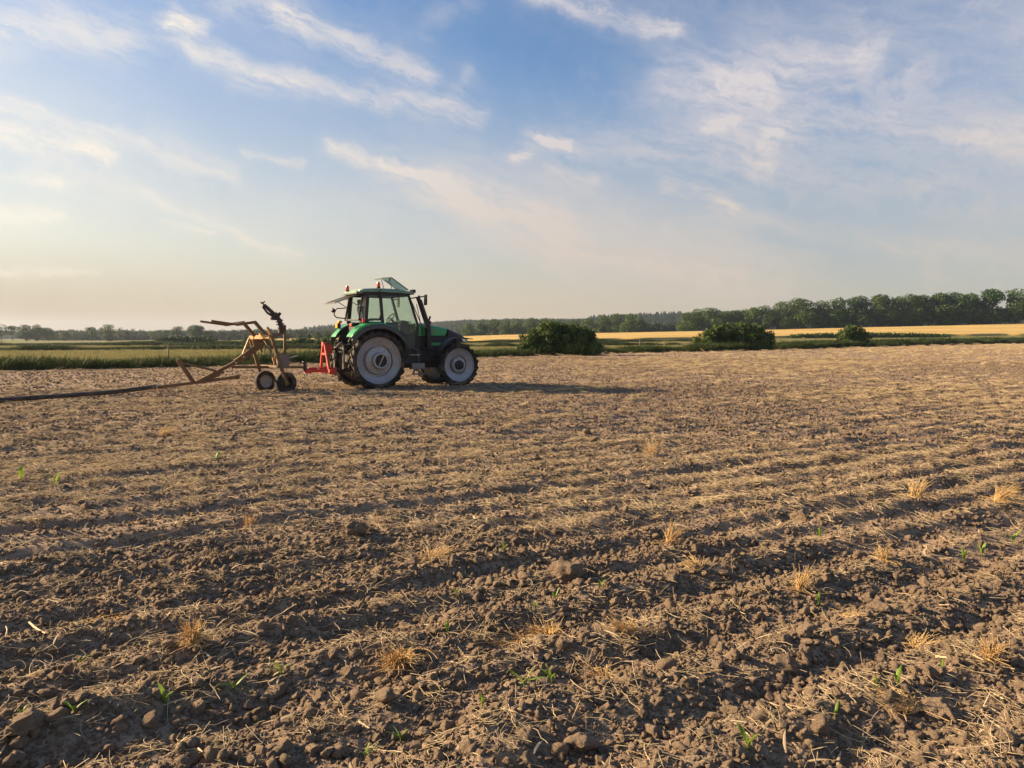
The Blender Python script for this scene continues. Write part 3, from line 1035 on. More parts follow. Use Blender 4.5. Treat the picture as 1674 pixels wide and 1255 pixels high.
for k, (px, py, dep) in enumerate(small):
    tree(OAKS[k % 5], at(px, dep), dep, top_at(py, dep), '%s small hazy tree from the left, behind the hose trailer' % ORD[k], 'small trees behind the hose trailer', .9)

# bushes
def bush(name, x, y, W_, D_, H, n, seed, label, m=M_bush, size=.085, group=None, cat='bush', ground_gap=.12):
    rg = np.random.default_rng(seed); lobes = []; st = MB()
    z0 = float(terrain(x, y)) - .2
    cnt = max(6, int(W_ * 2.2))
    for k in range(cnt):
        cx = (k + .5) / cnt * W_ - W_ / 2 + rg.normal(0, .25)
        e = 1 - (2 * abs(cx) / W_) ** 2.4
        h = H * (.62 + .38 * max(e, 0)) * rg.uniform(.82, 1.06)
        for q in range(9):
            r = rg.uniform(.34, .74) * min(1, H / 3)
            lobes.append((cx + rg.normal(0, .4), rg.uniform(-.5, .5) * D_, max(r * .7 + H * ground_gap, h * rg.uniform(.95, 1.05) - r - q * h * .11), r, r * rg.uniform(.7, 1.0)))
        for q in range(2):
            b = (cx * .7 + rg.normal(0, .2), rg.normal(0, .25) * D_ * .4, 0)
            st.tube([b, (b[0] + rg.normal(0, .15), b[1] + rg.normal(0, .15), h * .4), (cx + rg.normal(0, .3), rg.normal(0, .3), h * .85)], [.05, .035, .012], 5)
    for k in range(int(W_ * 9)):
        cx = rg.uniform(-.5, .5) * W_; e = max(0, 1 - (2 * abs(cx) / W_) ** 2.4); r = rg.uniform(.14, .34)
        lobes.append((cx, rg.uniform(-.45, .45) * D_, H * (.62 + .38 * e) * rg.uniform(.80, 1.04), r, r * rg.uniform(.8, 1.5)))
    P, N = lobes_points(rg, lobes, n, .5)
    P += rg.normal(0, .10, P.shape) * (rg.random((len(P), 1)) < .5)
    P[:, 2] = np.maximum(P[:, 2], .05 + .3 * rg.random(len(P)))
    o = empty(name, (x, y, z0))
    tag(o, label, cat, group)
    link('foliage', fast_mesh('foliage', *leaf_cloud(rg, P, N, size)), m, o)
    st.build('stems', M_bark, o)
    return o


bush('hawthorn_bush', at(916, 72.5), 73.0, 6.6, 2.6, 3.1, 62000, 1, 'large dark bush on the field edge just right of the tractor')
bush('hawthorn_bush', at(1203, 103), 103, 9.2, 3.0, 3.6, 56000, 2, 'wide dark bush on the field edge below the clump of trees', size=.10)
bush('hawthorn_bush', at(1393, 138), 138, 4.6, 2.8, 4.0, 18000, 3, 'small round bush on the field edge before the oak row', size=.12)
bush('low_hedge', at(305, 214), 214, 17, 2.5, 1.9, 9000, 4, 'low dark hedge in front of the round hazy tree', M_leaf, .22, None, 'hedge', .02)
bush('low_hedge', at(500, 150), 150, 7.5, 2.5, 1.4, 6000, 5, 'low dark hedge between the hose trailer and the tractor', M_leaf, .18, None, 'hedge', .02)
bush('low_hedge', at(540, 120), 120, 4.5, 2.2, 1.5, 4500, 6, 'short bushy hedge just behind the green rear fender', M_leaf, .16, None, 'hedge', .02)
bush('low_hedge', at(1420, 292), 292, 60, 3, 1.7, 9000, 8, 'long weedy hedge along the near edge of the golden field', M_leaf2, .3, None, 'hedge', .02)


def far_wood():
    cone = []
    for k in range(2):
        rg = np.random.default_rng(200 + k); lob = []
        for q in range(7):
            lob.append((rg.normal(0, .02), rg.normal(0, .02), .15 + q * .12, .22 * (1 - q / 7.4), .1))
        P, N = lobes_points(rg, lob, 900, .4)
        cone.append(fast_mesh('conifer', *leaf_cloud(rg, P, N, .032)))
    rnd = []
    for k in range(3):
        rg = np.random.default_rng(210 + k)
        P, N = lobes_points(rg, [(0, 0, .55, .42, .4), (.2, .1, .42, .32, .34), (-.2, -.12, .45, .3, .36), (0, .2, .3, .34, .28)], 900, .6)
        rnd.append(fast_mesh('round_tree', *leaf_cloud(rg, P, N, .05)))
    col = source_set('wood_source', cone + rnd, M_far)
    n = 15000
    u = rng.uniform(-.75, .85, n); y = rng.uniform(930, 1560, n)
    x = u * y
    k = rng.random(n) < np.clip(.25 + 1.2 * np.clip((hill_z(x, y) - terrain(x, y)) / 8, 0, 1) + .5 * fbm(x / 150, y / 150, 2, 95), .12, 1)
    x, y, u = x[k], y[k], u[k]
    H = rng.uniform(8, 14, len(x))
    con = (np.abs(u + .2) < .07) | (np.abs(u - .16) < .06)
    idx = np.where(con & (rng.random(len(x)) < .7), rng.integers(0, 2, len(x)), rng.integers(2, 5, len(x)))
    H = np.where(idx < 2, H * 1.25, H)
    P = np.stack([x, y, hill_z(x, y) - .5], 1)
    wd = H * rng.uniform(.85, 1.25, len(x))
    scatter('far_woods', 'hazy blue-green woods covering the far hills', P, np.stack([0 * x, 0 * x, rng.uniform(0, 6.28, len(x))], 1), np.stack([wd, wd, H], 1), idx, col)
    # a nearer dark belt closing the gap behind the grove
    n = 900
    u = rng.uniform(.15, .24, n); y = rng.uniform(560, 640, n); x = u * y
    u2 = rng.uniform(-.62, -.18, 700); y2 = rng.uniform(520, 760, 700)
    x = np.concatenate([x, u2 * y2]); y = np.concatenate([y, y2])
    H = np.concatenate([rng.uniform(6, 9.0, n), rng.uniform(5, 8, 700)])
    wd = H * rng.uniform(.9, 1.3, len(x))
    scatter('wood_belt', 'dark hazy belt of woodland at the foot of the hills', np.stack([x, y, terrain(x, y) - .4], 1), np.stack([0 * x, 0 * x, rng.uniform(0, 6.28, len(x))], 1), np.stack([wd, wd, H], 1), rng.integers(2, 5, len(x)), col)


far_wood()

# ------------------------------------------------------------------ fence on the bank
M_post = paint('weathered_wood', (.20, .165, .12), .85, spec=.2, dirt=(.12, .10, .07), scale=4, bump=.5)
M_wire = paint('wire', (.32, .31, .29), .5, metal=.7, dirt=(.15, .1, .07))


def fence():
    o = empty('wire_fence', (0, 0, 0))
    pts = []
    for px, dep in [(275, 50), (433, 55), (560, 61), (700, 66), (866, 79), (1045, 96), (1086, 101), (1127, 106), (1275, 124), (1337, 139), (1410, 158), (1470, 172), (1540, 193), (1595, 214), (1632, 226)]:
        pts.append((at(px, dep), dep))
    tops = []
    for k, (x, y) in enumerate(pts):
        z = float(terrain(x, y)) - .2
        h = 1.32 + .2 * random.random() + (y - 45) / 300
        lx, ly = random.gauss(0, .04), random.gauss(0, .04)
        q = MB(); r = .04 + .008 * random.random() + y / 5000
        q.tube([(x, y, z), (x + lx * .5, y + ly * .5, z + h * .6), (x + lx, y + ly, z + h)], [r * 1.05, r, r * .95], 7)
        q.build('post', M_post, o)
        tops.append((x + lx, y + ly, z + h))
    for dz in (.12, .5):
        q = MB()
        q.tube([(a, b, c - dz) for a, b, c in tops], .006, 4)
        q.build('wire', M_wire, o)
    tag(o, 'weathered wooden post and wire fence standing in the bank grass', 'fence')


fence()

# ------------------------------------------------------------------ tractor
M_green = paint('green_paint', (.020, .28, .080), .38, dirt=(.16, .13, .09), dirt_amt=.4, scale=1.8, var=.08, coat=.15)
M_dgreen = paint('dark_green_paint', (.030, .050, .034), .5, dirt=(.10, .08, .06), dirt_amt=.3, scale=2.5)
M_roof = paint('roof_green', (.15, .27, .19), .45, dirt=(.25, .22, .16), dirt_amt=.3, scale=2.)
M_black = paint('black_plastic', (.016, .016, .017), .6, dirt=(.10, .08, .06), dirt_amt=.3, scale=4)
M_lip = paint('grey_plastic', (.055, .055, .058), .6, dirt=(.16, .13, .10), dirt_amt=.4, scale=4)
M_iron = paint('cast_iron', (.020, .019, .018), .75, dirt=(.10, .075, .05), dirt_amt=.5, scale=5, bump=.4)
M_rubber = paint('tyre_rubber', (.022, .021, .020), .85, spec=.3, dirt=(.20, .15, .105), dirt_amt=.75, scale=3.0, bump=.3)
M_rim = paint('silver_rim', (.33, .335, .35), .45, metal=.25, dirt=(.22, .18, .14), dirt_amt=.55, scale=2.2)
M_rimd = paint('dull_rim', (.27, .27, .27), .5, metal=.2, dirt=(.2, .15, .10), dirt_amt=.6, scale=6)
M_steel = paint('bare_steel', (.38, .36, .33), .4, metal=.8, dirt=(.14, .1, .07), dirt_amt=.5)
M_step = paint('galvanised_step', (.20, .20, .19), .6, metal=.3, dirt=(.14, .11, .08), dirt_amt=.5)
M_red = paint('red_paint', (.50, .042, .022), .5, dirt=(.20, .08, .05), dirt_amt=.35, scale=4, var=.1)
M_rust = paint('rusty_ochre_steel', (.145, .083, .032), .75, dirt=(.12, .065, .035), dirt_amt=.7, scale=4, bump=.4, var=.22)
M_sunlit = paint('sunlit_ochre_steel', (.38, .20, .05), .6, dirt=(.2, .1, .05), dirt_amt=.6, scale=6, bump=.2)  # brighter ochre: sunlight on the portal beam put into the base colour
M_plate = paint('grey_steel_plate', (.15, .125, .12), .6, metal=.2, dirt=(.14, .08, .05), dirt_amt=.6, scale=5)
M_fit = paint('dark_fitting', (.055, .042, .038), .55, metal=.4, dirt=(.14, .08, .05), dirt_amt=.6, scale=7)
M_hose = paint('black_hose', (.030, .026, .024), .7, dirt=(.16, .12, .09), dirt_amt=.7, scale=3, bump=.2)
M_seat = paint('dark_blue_fabric', (.018, .026, .045), .9, spec=.2, dirt_amt=.1)
M_liner = paint('grey_lining', (.10, .11, .115), .8, dirt_amt=.1)
M_white = paint('white_lamp', (.75, .74, .70), .25, dirt_amt=.15)


def lens(name, col, glow=.25):
    m, W, b = material(name)
    b.inputs['Base Color'].default_value = (*col, 1)
    b.inputs['Roughness'].default_value = .22
    b.inputs['Transmission Weight'].default_value = glow
    return m


M_orange = lens('orange_lens', (.75, .10, .012))
M_amber = lens('amber_lens', (.90, .36, .02), .1)
M_redlens = lens('red_lens', (.62, .06, .03), .1)


def glass(name, tint, refl=.10, milk=None):
    m = bpy.data.materials.new(name); m.use_nodes = True
    nt = m.node_tree; nt.nodes.remove(nt.nodes['Principled BSDF'])
    W = NT(nt)
    t = W.node('ShaderNodeBsdfTransparent'); t.inputs[0].default_value = (*tint, 1)
    g = W.node('ShaderNodeBsdfGlossy'); g.inputs['Roughness'].default_value = .03
    d = W.node('ShaderNodeBsdfDiffuse'); d.inputs[0].default_value = (.35, .33, .28, 1)
    fr = W.node('ShaderNodeLayerWeight'); fr.inputs[0].default_value = .5
    mx = W.node('ShaderNodeMixShader'); W.put(mx.inputs[0], W.m('ADD', W.m('MULTIPLY', W.m('POWER', fr.outputs['Facing'], 5.0), .6), .03, clamp=True))
    nt.links.new(t.outputs[0], mx.inputs[1]); nt.links.new(g.outputs[0], mx.inputs[2])
    dust = W.noise(W.node('ShaderNodeTexCoord').outputs['Object'], 3.5, 4, .6)
    m2 = W.node('ShaderNodeMixShader'); W.put(m2.inputs[0], W.mrange(dust, .35, .8, .02, refl))
    nt.links.new(mx.outputs[0], m2.inputs[1]); nt.links.new(d.outputs[0], m2.inputs[2])
    out = m2
    if milk:
        tl = W.node('ShaderNodeBsdfTranslucent'); tl.inputs[0].default_value = (*milk, 1)
        out = W.node('ShaderNodeMixShader'); out.inputs[0].default_value = .5
        nt.links.new(m2.outputs[0], out.inputs[1]); nt.links.new(tl.outputs[0], out.inputs[2])
    nt.links.new(out.outputs[0], nt.nodes['Material Output'].inputs[0])
    return m


M_glass = glass('cab_glass', (.86, .93, .89), .07)
M_hatch = glass('tinted_hatch_glass', (.90, .96, .93), .05, (.42, .60, .48))
M_rearglass = glass('dusty_rear_glass', (.92, .92, .92), .3, (.55, .53, .52))

YAW = R(32)
TO = Vector((-4.769, 25.385, 0.0))
TO.z = .015


def tw(x, y, z=0.0):
    """point of the tractor's own frame (forward, left, up) in the world"""
    return Vector((TO.x + x * math.cos(YAW) - y * math.sin(YAW), TO.y + x * math.sin(YAW) + y * math.cos(YAW), TO.z + z))


def arc(cx, cz, r, a0, a1, n):
    return [(cx + r * math.cos(R(a0 + (a1 - a0) * k / n)), cz + r * math.sin(R(a0 + (a1 - a0) * k / n))) for k in range(n + 1)]


def tyre_mb(c, Rr, rim, w, lugs):
    q = MB()
    rc = Rr - .045
    prof = [(rim, -w * .36), (rim + .02, -w * .42), (rim + (rc - rim) * .5, -w * .50), (rc - .05, -w * .49), (rc - .012, -w * .44), (rc, -w * .3), (rc + .004, 0),
            (rc, w * .3), (rc - .012, w * .44), (rc - .05, w * .49), (rim + (rc - rim) * .5, w * .50), (rim + .02, w * .42), (rim, w * .36)]
    q.lathe(prof, c, 'Y', 64)
    for k in range(lugs):
        for sd in (-1, 1):
            t0 = 2 * math.pi * (k + (.5 if sd > 0 else 0)) / lugs
            v = []
            dt = .62 * 2 * math.pi / lugs; tk = .020 / Rr
            stations = [(t0, .01 * sd, Rr), (t0 + dt * .55, sd * w * .30, Rr), (t0 + dt, sd * w * .475, Rr - .012), (t0 + dt * 1.05, sd * w * .515, Rr - .085)]
            for tt, yy, ro in stations:
                ri = ro - .06
                for rr, e in ((ri, -1.5), (ro, -1), (ro, 1), (ri, 1.5)):
                    a = tt + e * tk
                    v.append((c[0] + rr * math.cos(a), c[1] + yy, c[2] + rr * math.sin(a)))
            f = [(0, 1, 2, 3), (12, 15, 14, 13)]
            for i in range(3):
                for j in range(4):
                    f.append((i * 4 + j, i * 4 + (j + 1) % 4, (i + 1) * 4 + (j + 1) % 4, (i + 1) * 4 + j))
            q.add(v, f)
    return q


def wheel(parent, c, Rr, rim, w, sd, rear):
    """sd: -1 for the side towards the viewer, +1 for the far side"""
    yo = c[1] + sd * w * .37
    def P(l):
        return [(r, yo - c[1] - sd * d) for r, d in l]
    k = rim / .75
    if rear:
        prof = [(rim + .012, w * .74), (rim + .012, .02), (rim, -.004), (.735 * k, 0), (.722 * k, .035), (.70 * k, .05), (.52 * k, .115), (.505 * k, .18), (.46 * k, .18), (.435 * k, .06), (.33 * k, .05), (.27 * k, .03), (.262 * k, -.06), (.255 * k, -.15), (.24 * k, -.165), (.20 * k, -.16)]
    else:
        prof = [(rim + .012, w * .74), (rim + .012, .02), (rim, -.004), (.725 * k, 0), (.705 * k, .035), (.68 * k, .045), (.43 * k, .11), (.41 * k, .17), (.36 * k, .17), (.335 * k, .04), (.22 * k, .03), (.20 * k, .03)]
    wh = MB().lathe(P(prof), c, 'Y', 56).build('wheel', M_rim, parent, smooth=True)
    nb = 10 if rear else 8
    for i in range(nb):
        a = 2 * math.pi * (i + .5) / nb; rb = (.385 if rear else .285) * k
        MB().lathe([(.024, yo - c[1] - sd * .06), (.022, yo - c[1] - sd * .02), (.001, yo - c[1] - sd * .018)], (c[0] + rb * math.cos(a), c[1], c[2] + rb * math.sin(a)), 'Y', 6).build('wheel_bolt', M_steel, wh)
    tyre_mb(c, Rr, rim, w, 22 if rear else 20).build('tyre', M_rubber, wh, smooth=True)
    hb = MB()
    if rear:
        hb.lathe(P([(.205 * k, -.155), (.20 * k, -.115), (.12 * k, -.10), (.10 * k, -.12), (0.001, -.125)]), c, 'Y', 28)
        hub = hb.build('hub', M_black, wh, smooth=True)
        y = yo - sd * -.17
        MB().bar((c[0] - .085, y, c[2] - .17), (c[0] + .085, y, c[2] + .17), .02, .035, (0, 1, 0)).build('hub_bar', M_steel, wh, .004)
    else:
        hb.lathe(P([(.215 * k, .03), (.205 * k, -.03), (.17 * k, -.05), (.10 * k, -.055), (.09 * k, -.075), (0.001, -.08)]), c, 'Y', 28)
        for i in range(8):
            a = i * math.pi / 4
            hb.lathe([(.018, yo - c[1] + sd * .0), (.018, yo - c[1] + sd * .035), (.001, yo - c[1] + sd * .035)], (c[0] + .15 * k * math.cos(a), c[1], c[2] + .15 * k * math.sin(a)), 'Y', 6)
        hb.build('hub', M_black, wh, smooth=True)


def loft(q, secs):
    n = len(secs[0]); v = [p for s in secs for p in s]; f = []
    for i in range(len(secs) - 1):
        for k in range(n):
            f.append((i * n + k, i * n + (k + 1) % n, (i + 1) * n + (k + 1) % n, (i + 1) * n + k))
    f.append(tuple(range(n))); f.append(tuple(range((len(secs) - 1) * n, len(secs) * n))[::-1])
    q.add(v, f)


def hood_sec(x, zb, zt, w, dx=0.0, ch=.13):
    pts = [(-w, zb), (-w, zt - ch), (-w + ch * .75, zt - .02), (-w * .4, zt + .01), (w * .4, zt + .01), (w - ch * .75, zt - .02), (w, zt - ch), (w, zb)]
    return [(x + dx * (z - zb) / (zt - zb), y, z) for y, z in pts]


def build_tractor():
    T = empty('tractor', TO, YAW)
    tag(T, 'dark green tractor with silver wheels and its roof hatch raised, standing on the tilled field', 'tractor')
    B = lambda *a: MB().box(*a)
    # wheels
    for sd in (-1, 1):
        wheel(T, (0, sd * .86, .905), .945, .745, .40, sd, True)
        wheel(T, (2.9, sd * .88, .715), .745, .56, .33, sd, False)
    # running gear
    q = MB(); q.box(-.55, .55, -.34, .34, .55, 1.45); q.box(.5, 2.5, -.26, .26, .62, 1.25)
    q.prism([(-.55, .75), (-.75, .85), (-.75, 1.3), (-.55, 1.45)], -.28, .28)
    q.build('gearbox', M_iron, T, .02)
    q = MB(); q.tube([(0, -.70, .905), (0, .70, .905)], .13, 16); q.build('rear_axle', M_iron, T, smooth=True)
    q = MB(); q.bar((2.9, -.66, .70), (2.9, .66, .70), .2, .2); q.box(2.55, 3.25, -.2, .2, .66, 1.0); q.build('front_axle', M_iron, T, .015)
    for sd in (-1, 1):
        q = MB(); q.tube([(2.9, sd * .62, .715), (2.9, sd * .80, .715)], .15, 14); q.tube([(2.6, sd * .22, .72), (2.75, sd * .6, .72)], .03, 8); q.build('steering_knuckle', M_iron, T, smooth=True)
    q = MB(); q.box(1.45, 3.25, -.36, .36, .85, 1.70); q.build('engine', M_black, T, .02)
    for y in (-.385, .36):
        MB().box(2.0, 2.62, y, y + .025, 1.37, 1.47).build('side_rail', M_green, T, .006)
    q = MB(); q.tube([(1.72, -.37, 1.28), (2.3, -.37, 1.22)], .05, 8); q.tube([(1.8, -.365, 1.02), (2.35, -.365, 1.05)], .028, 8); q.tube([(2.05, -.37, 1.6), (2.05, -.37, 1.0)], .02, 6); q.build('engine_pipe', M_iron, T, smooth=True)
    # bonnet
    q = MB(); loft(q, [hood_sec(1.55, 1.70, 2.12, .41), hood_sec(2.10, 1.70, 2.09, .41), hood_sec(2.67, 1.70, 1.96, .385, .14)]); q.build('bonnet', M_green, T, .012, True)
    q = MB()
    loft(q, [hood_sec(2.70, 1.50, 1.948, .375, .15, .12), hood_sec(3.10, 1.48, 1.81, .35, .1, .12), hood_sec(3.42, 1.46, 1.68, .30, .08, .1), hood_sec(3.56, 1.46, 1.58, .25, .03, .06)])
    q.build('bonnet_nose', M_black, T, .012, True)
    q = MB(); q.prism([(3.30, 1.46), (3.62, 1.52), (3.60, 1.60), (3.50, 1.64), (3.40, 1.56)], -.27, .27); q.build('grille_trim', M_green, T, .01)
    for k in range(2):
        q = MB(); x = 1.62 + k * .15; q.box(x, x + .05, -.418, -.405, 1.74, 2.0); q.build('bonnet_vent', M_black, T)
    for sd in (-1, 1):
        q = MB(); q.prism([(3.40, 1.50), (3.56, 1.50), (3.52, 1.57), (3.36, 1.62)], sd * .27 - .05, sd * .27 + .05); q.build('headlight', M_white, T, .01)
    q = MB(); q.box(3.2, 3.5, -.3, .3, .75, 1.25); q.build('front_weight', M_iron, T, .03)
    # rear fenders
    line = [(-.91, 1.67), (-.83, 1.79), (-.66, 1.96), (-.44, 2.08), (-.13, 2.135), (.18, 2.12), (.45, 2.03), (.72, 1.86), (.93, 1.64), (1.07, 1.40)]
    lipl = [(-1.02, 1.60), (-.92, 1.70), (-.70, 1.87), (-.45, 2.00), (-.13, 2.06), (.18, 2.05), (.45, 1.96), (.72, 1.79), (.93, 1.57), (1.08, 1.32)]
    for sd in (-1, 1):
        fe = MB().sweep(line, sd * .52, sd * .93, .025).build('rear_fender', M_green, T, .006, True)
        n = len(line)
        def skirt(rows, name, m, par):
            v = [p for st in zip(*rows) for p in st]; k = len(rows)
            f = [(i * k + j, i * k + j + 1, (i + 1) * k + j + 1, (i + 1) * k + j) for i in range(n - 1) for j in range(k - 1)]
            o = MB().add(v, f).build(name, m, par, 0, True); so = o.modifiers.new('thick', 'SOLIDIFY'); so.thickness = .012
        tap = [.10, .13, .13, .10, .075, .055, .04, .03, .03, .03]
        mid = [(x, sd * .995, z - t) for (x, z), t in zip(line, tap)]
        skirt([[(x, sd * .925, z - .002) for x, z in line], [(x, sd * .975, z - .02) for x, z in line], mid], 'fender_skirt', M_green, fe)
        skirt([[(x, y + sd * .004, z + .004) for x, y, z in mid], [(x, y + sd * .035, z - .05) for x, y, z in mid], [(x * .97, y + sd * .03, z - .13) for x, y, z in mid], [(x * .96, y, z - .15) for x, y, z in mid]], 'fender_lip', M_lip, fe)
        # inner wall of the wheel arch
        q = MB(); q.prism([(-.85, 1.5), (-.62, 1.95), (-.13, 2.08), (.45, 1.98), (.9, 1.55), (.95, 1.3), (-.5, 1.2)], sd * .50, sd * .53); q.build('wheel_arch', M_black, T)
    # front fenders
    fl = [(2.22, 1.22), (2.30, 1.38), (2.44, 1.53), (2.62, 1.62), (2.83, 1.655), (3.10, 1.645), (3.42, 1.60)]
    for sd in (-1, 1):
        fe = MB().sweep(fl, sd * .70, sd * 1.05, .022).build('front_fender', M_lip, T, .006, True)
        MB().bar((2.85, sd * .62, .95), (2.85, sd * .76, 1.62), .05, .05).build('fender_stay', M_iron, fe)
    # cab
    cab = MB()
    for sd in (-1, 1):
        cab.bar((1.17, sd * .70, 3.04), (1.47, sd * .75, 2.06), .07, .075)
        cab.bar((1.47, sd * .75, 2.06), (1.40, sd * .72, 1.42), .07, .08)
        cab.bar((.17, sd * .73, 3.06), (.235, sd * .76, 2.06), .09, .10)
        cab.bar((-.27, sd * .73, 3.06), (-.36, sd * .76, 2.10), .09, .13)
        cab.bar((-.37, sd * .60, 3.03), (-.53, sd * .62, 2.20), .05, .06)
        cab.bar((-.53, sd * .62, 2.215), (-.34, sd * .755, 2.215), .05, .06)
        cab.bar((-.36, sd * .752, 2.10), (.25, sd * .752, 2.10), .06, .10)
        cab.bar((.22, sd * .755, 2.08), (.62, sd * .755, 1.95), .055, .06); cab.bar((.62, sd * .755, 1.95), (1.05, sd * .745, 1.70), .055, .06)
        cab.bar((-.37, sd * .60, 3.02), (-.27, sd * .73, 3.03), .06, .06); cab.bar((-.27, sd * .73, 3.035), (1.17, sd * .70, 3.03), .06, .09)
    cab.bar((1.17, -.70, 3.03), (1.17, .70, 3.03), .07, .08); cab.bar((1.47, -.75, 2.06), (1.47, .75, 2.06), .06, .07)
    cab.bar((-.53, -.6, 2.215), (-.53, .6, 2.215), .05, .06); cab.bar((-.37, -.58, 3.02), (-.37, .58, 3.02), .06, .06)
    cab.build('cab_frame', M_black, T, .008)
    q = MB(); q.prism([(.25, 2.04), (.62, 1.91), (1.05, 1.66), (1.40, 1.95), (1.38, 1.38), (1.05, 1.22), (.95, 1.48), (.72, 1.80), (.45, 1.97)], -.745, -.70).build('lower_panel', M_dgreen, T, .006)
    q = MB(); q.prism([(.25, 2.04), (.62, 1.91), (1.05, 1.66), (1.40, 1.95), (1.38, 1.38), (1.05, 1.22), (.95, 1.48), (.72, 1.80), (.45, 1.97)], .70, .745)
    q.build('lower_panel', M_dgreen, T, .006)
    MB().box(-.5, 1.4, -.69, .69, 1.36, 1.46).build('cab_floor', M_black, T)
    MB().box(-.52, -.46, -.50, .50, 1.45, 2.0).build('rear_wall', M_black, T)
    def pane(name, poly, y0, y1, m=M_glass):
        q = MB(); n = len(poly)
        v = [(x, y0 + (y1 - y0) * (z - 1.6) / 1.4, z) for x, z in poly]
        q.add(v + [(a, b + .008, c) for a, b, c in v], [tuple(range(n)), tuple(range(2 * n - 1, n - 1, -1))] + [(i, (i + 1) % n, (i + 1) % n + n, i + n) for i in range(n)])
        return q.build(name, m, T)
    for sd in (-1, 1):
        dr = pane('door', [(.22, 2.08), (.205, 3.0), (1.16, 3.0), (1.44, 2.06), (1.385, 1.97), (1.05, 1.69), (.62, 1.94)], sd * .755, sd * .715)
        MB().bar((.34, sd * .79, 2.12), (.44, sd * .79, 2.10), .03, .035).build('handle', M_black, dr, .006)
        pane('side_window', [(-.33, 2.14), (-.255, 3.0), (.15, 3.0), (.205, 2.14)], sd * .755, sd * .725)
        q = MB(); a, b, c, d = (-.52, sd * .625, 2.23), (-.40, sd * .757, 2.23), (-.32, sd * .733, 3.0), (-.375, sd * .605, 3.0)
        q.add([a, b, c, d], [(0, 1, 2, 3)]); o = q.build('corner_window', M_glass, T); so = o.modifiers.new('thick', 'SOLIDIFY'); so.thickness = .006
    q = MB(); q.add([(1.475, -.70, 2.08), (1.475, .70, 2.08), (1.185, .66, 3.0), (1.185, -.66, 3.0)], [(0, 1, 2, 3)]); o = q.build('windscreen', M_glass, T); so = o.modifiers.new('thick', 'SOLIDIFY'); so.thickness = .006
    # raised rear window, held up behind the cab
    q = MB(); q.hexa([(-.45, -.54, 3.03), (-1.22, -.48, 2.74), (-1.22, .48, 2.74), (-.45, .54, 3.03), (-.45, -.54, 3.042), (-1.22, -.48, 2.752), (-1.22, .48, 2.752), (-.45, .54, 3.042)])
    rw = q.build('rear_window', M_rearglass, T)
    q = MB()
    q.bar((-.44, -.55, 3.036), (-1.24, -.49, 2.742), .03, .03); q.bar((-.44, .55, 3.036), (-1.24, .49, 2.742), .03, .03); q.bar((-1.23, -.5, 2.742), (-1.23, .5, 2.742), .04, .035)
    q.build('window_frame', M_lip, rw, .004)
    for sd in (-1, 1):
        MB().tube([(-.45, sd * .60, 2.62), (-.88, sd * .50, 2.86)], .012, 6).build('gas_strut', M_black, rw)
    # roof
    def roof_sec(x, zb, zt, w):
        return [(x, -w, zb), (x, -w - .01, zb + .04), (x, -w + .03, zt - .03), (x, -w + .12, zt), (x, w - .12, zt), (x, w - .03, zt - .03), (x, w + .01, zb + .04), (x, w, zb)]
    q = MB(); loft(q, [roof_sec(-.42, 3.09, 3.20, .74), roof_sec(.1, 3.10, 3.235, .78), roof_sec(.8, 3.09, 3.225, .78), roof_sec(1.28, 3.07, 3.16, .74), roof_sec(1.40, 3.06, 3.11, .68)])
    rf = q.build('roof', M_roof, T, .01, True)
    q = MB(); loft(q, [roof_sec(-.60, 3.06, 3.13, .60), roof_sec(-.50, 3.07, 3.15, .70), roof_sec(-.425, 3.08, 3.17, .72)]); q.build('roof_tail', M_roof, rf, .01, True)
    MB().box(-.6, 1.25, -.66, .66, 3.04, 3.085).build('roof_lining', M_liner, T)
    q = MB(); q.hexa([(1.30, -.36, 3.22), (1.30, .36, 3.22), (.72, .36, 3.595), (.72, -.36, 3.595), (1.30, -.36, 3.245), (1.30, .36, 3.245), (.72, .36, 3.62), (.72, -.36, 3.62)])
    q.hexa([(.72, -.36, 3.595), (.72, .36, 3.595), (.42, .30, 3.575), (.42, -.30, 3.575), (.72, -.36, 3.62), (.72, .36, 3.62), (.42, .30, 3.59), (.42, -.30, 3.59)])
    ht = q.build('roof_hatch', M_hatch, T)
    q = MB()
    for sd in (-1, 1):
        q.bar((1.32, sd * .37, 3.22), (.72, sd * .37, 3.61), .03, .03); q.bar((.72, sd * .37, 3.61), (.41, sd * .31, 3.585), .03, .025)
    q.bar((.41, -.31, 3.585), (.41, .31, 3.585), .025, .025); q.bar((.98, -.37, 3.46), (.98, .37, 3.46), .02, .02)
    q.build('hatch_frame', M_dgreen, ht, .004)
    for sd in (-1, 1):
        MB().tube([(.75, sd * .33, 3.22), (.66, sd * .33, 3.58)], .012, 6).build('hatch_strut', M_black, ht)
    q = MB(); q.bar((.68, -.34, 3.60), (.68, -.34, 3.50), .03, .03); q.bar((.68, -.34, 3.5), (.58, -.34, 3.47), .025, .025); q.build('hatch_catch', M_black, ht)
    # things on the roof
    def beacon(x, y, z):
        b = MB().lathe([(.001, 0), (.06, 0), (.062, .03), (.05, .04)], (x, y, z), 'Z', 16).build('beacon', M_black, T, smooth=True)
        MB().lathe([(.052, .035), (.058, .06), (.055, .14), (.04, .185), (.001, .195)], (x, y, z), 'Z', 16).build('beacon_lens', M_orange, b, smooth=True)
    beacon(-.45, .58, 3.17); beacon(.12, -.72, 3.235)
    MB().tube([(.12, -.78, 2.9), (.12, -.80, 3.18), (.12, -.74, 3.235)], .018, 6).build('beacon_bracket', M_black, T)
    q = MB(); q.lathe([(.001, .0), (.13, 0), (.12, .05), (.06, .085), (.001, .09)], (1.12, .1, 3.2), 'Z', 18); q.build('roof_antenna', M_black, T, smooth=True)
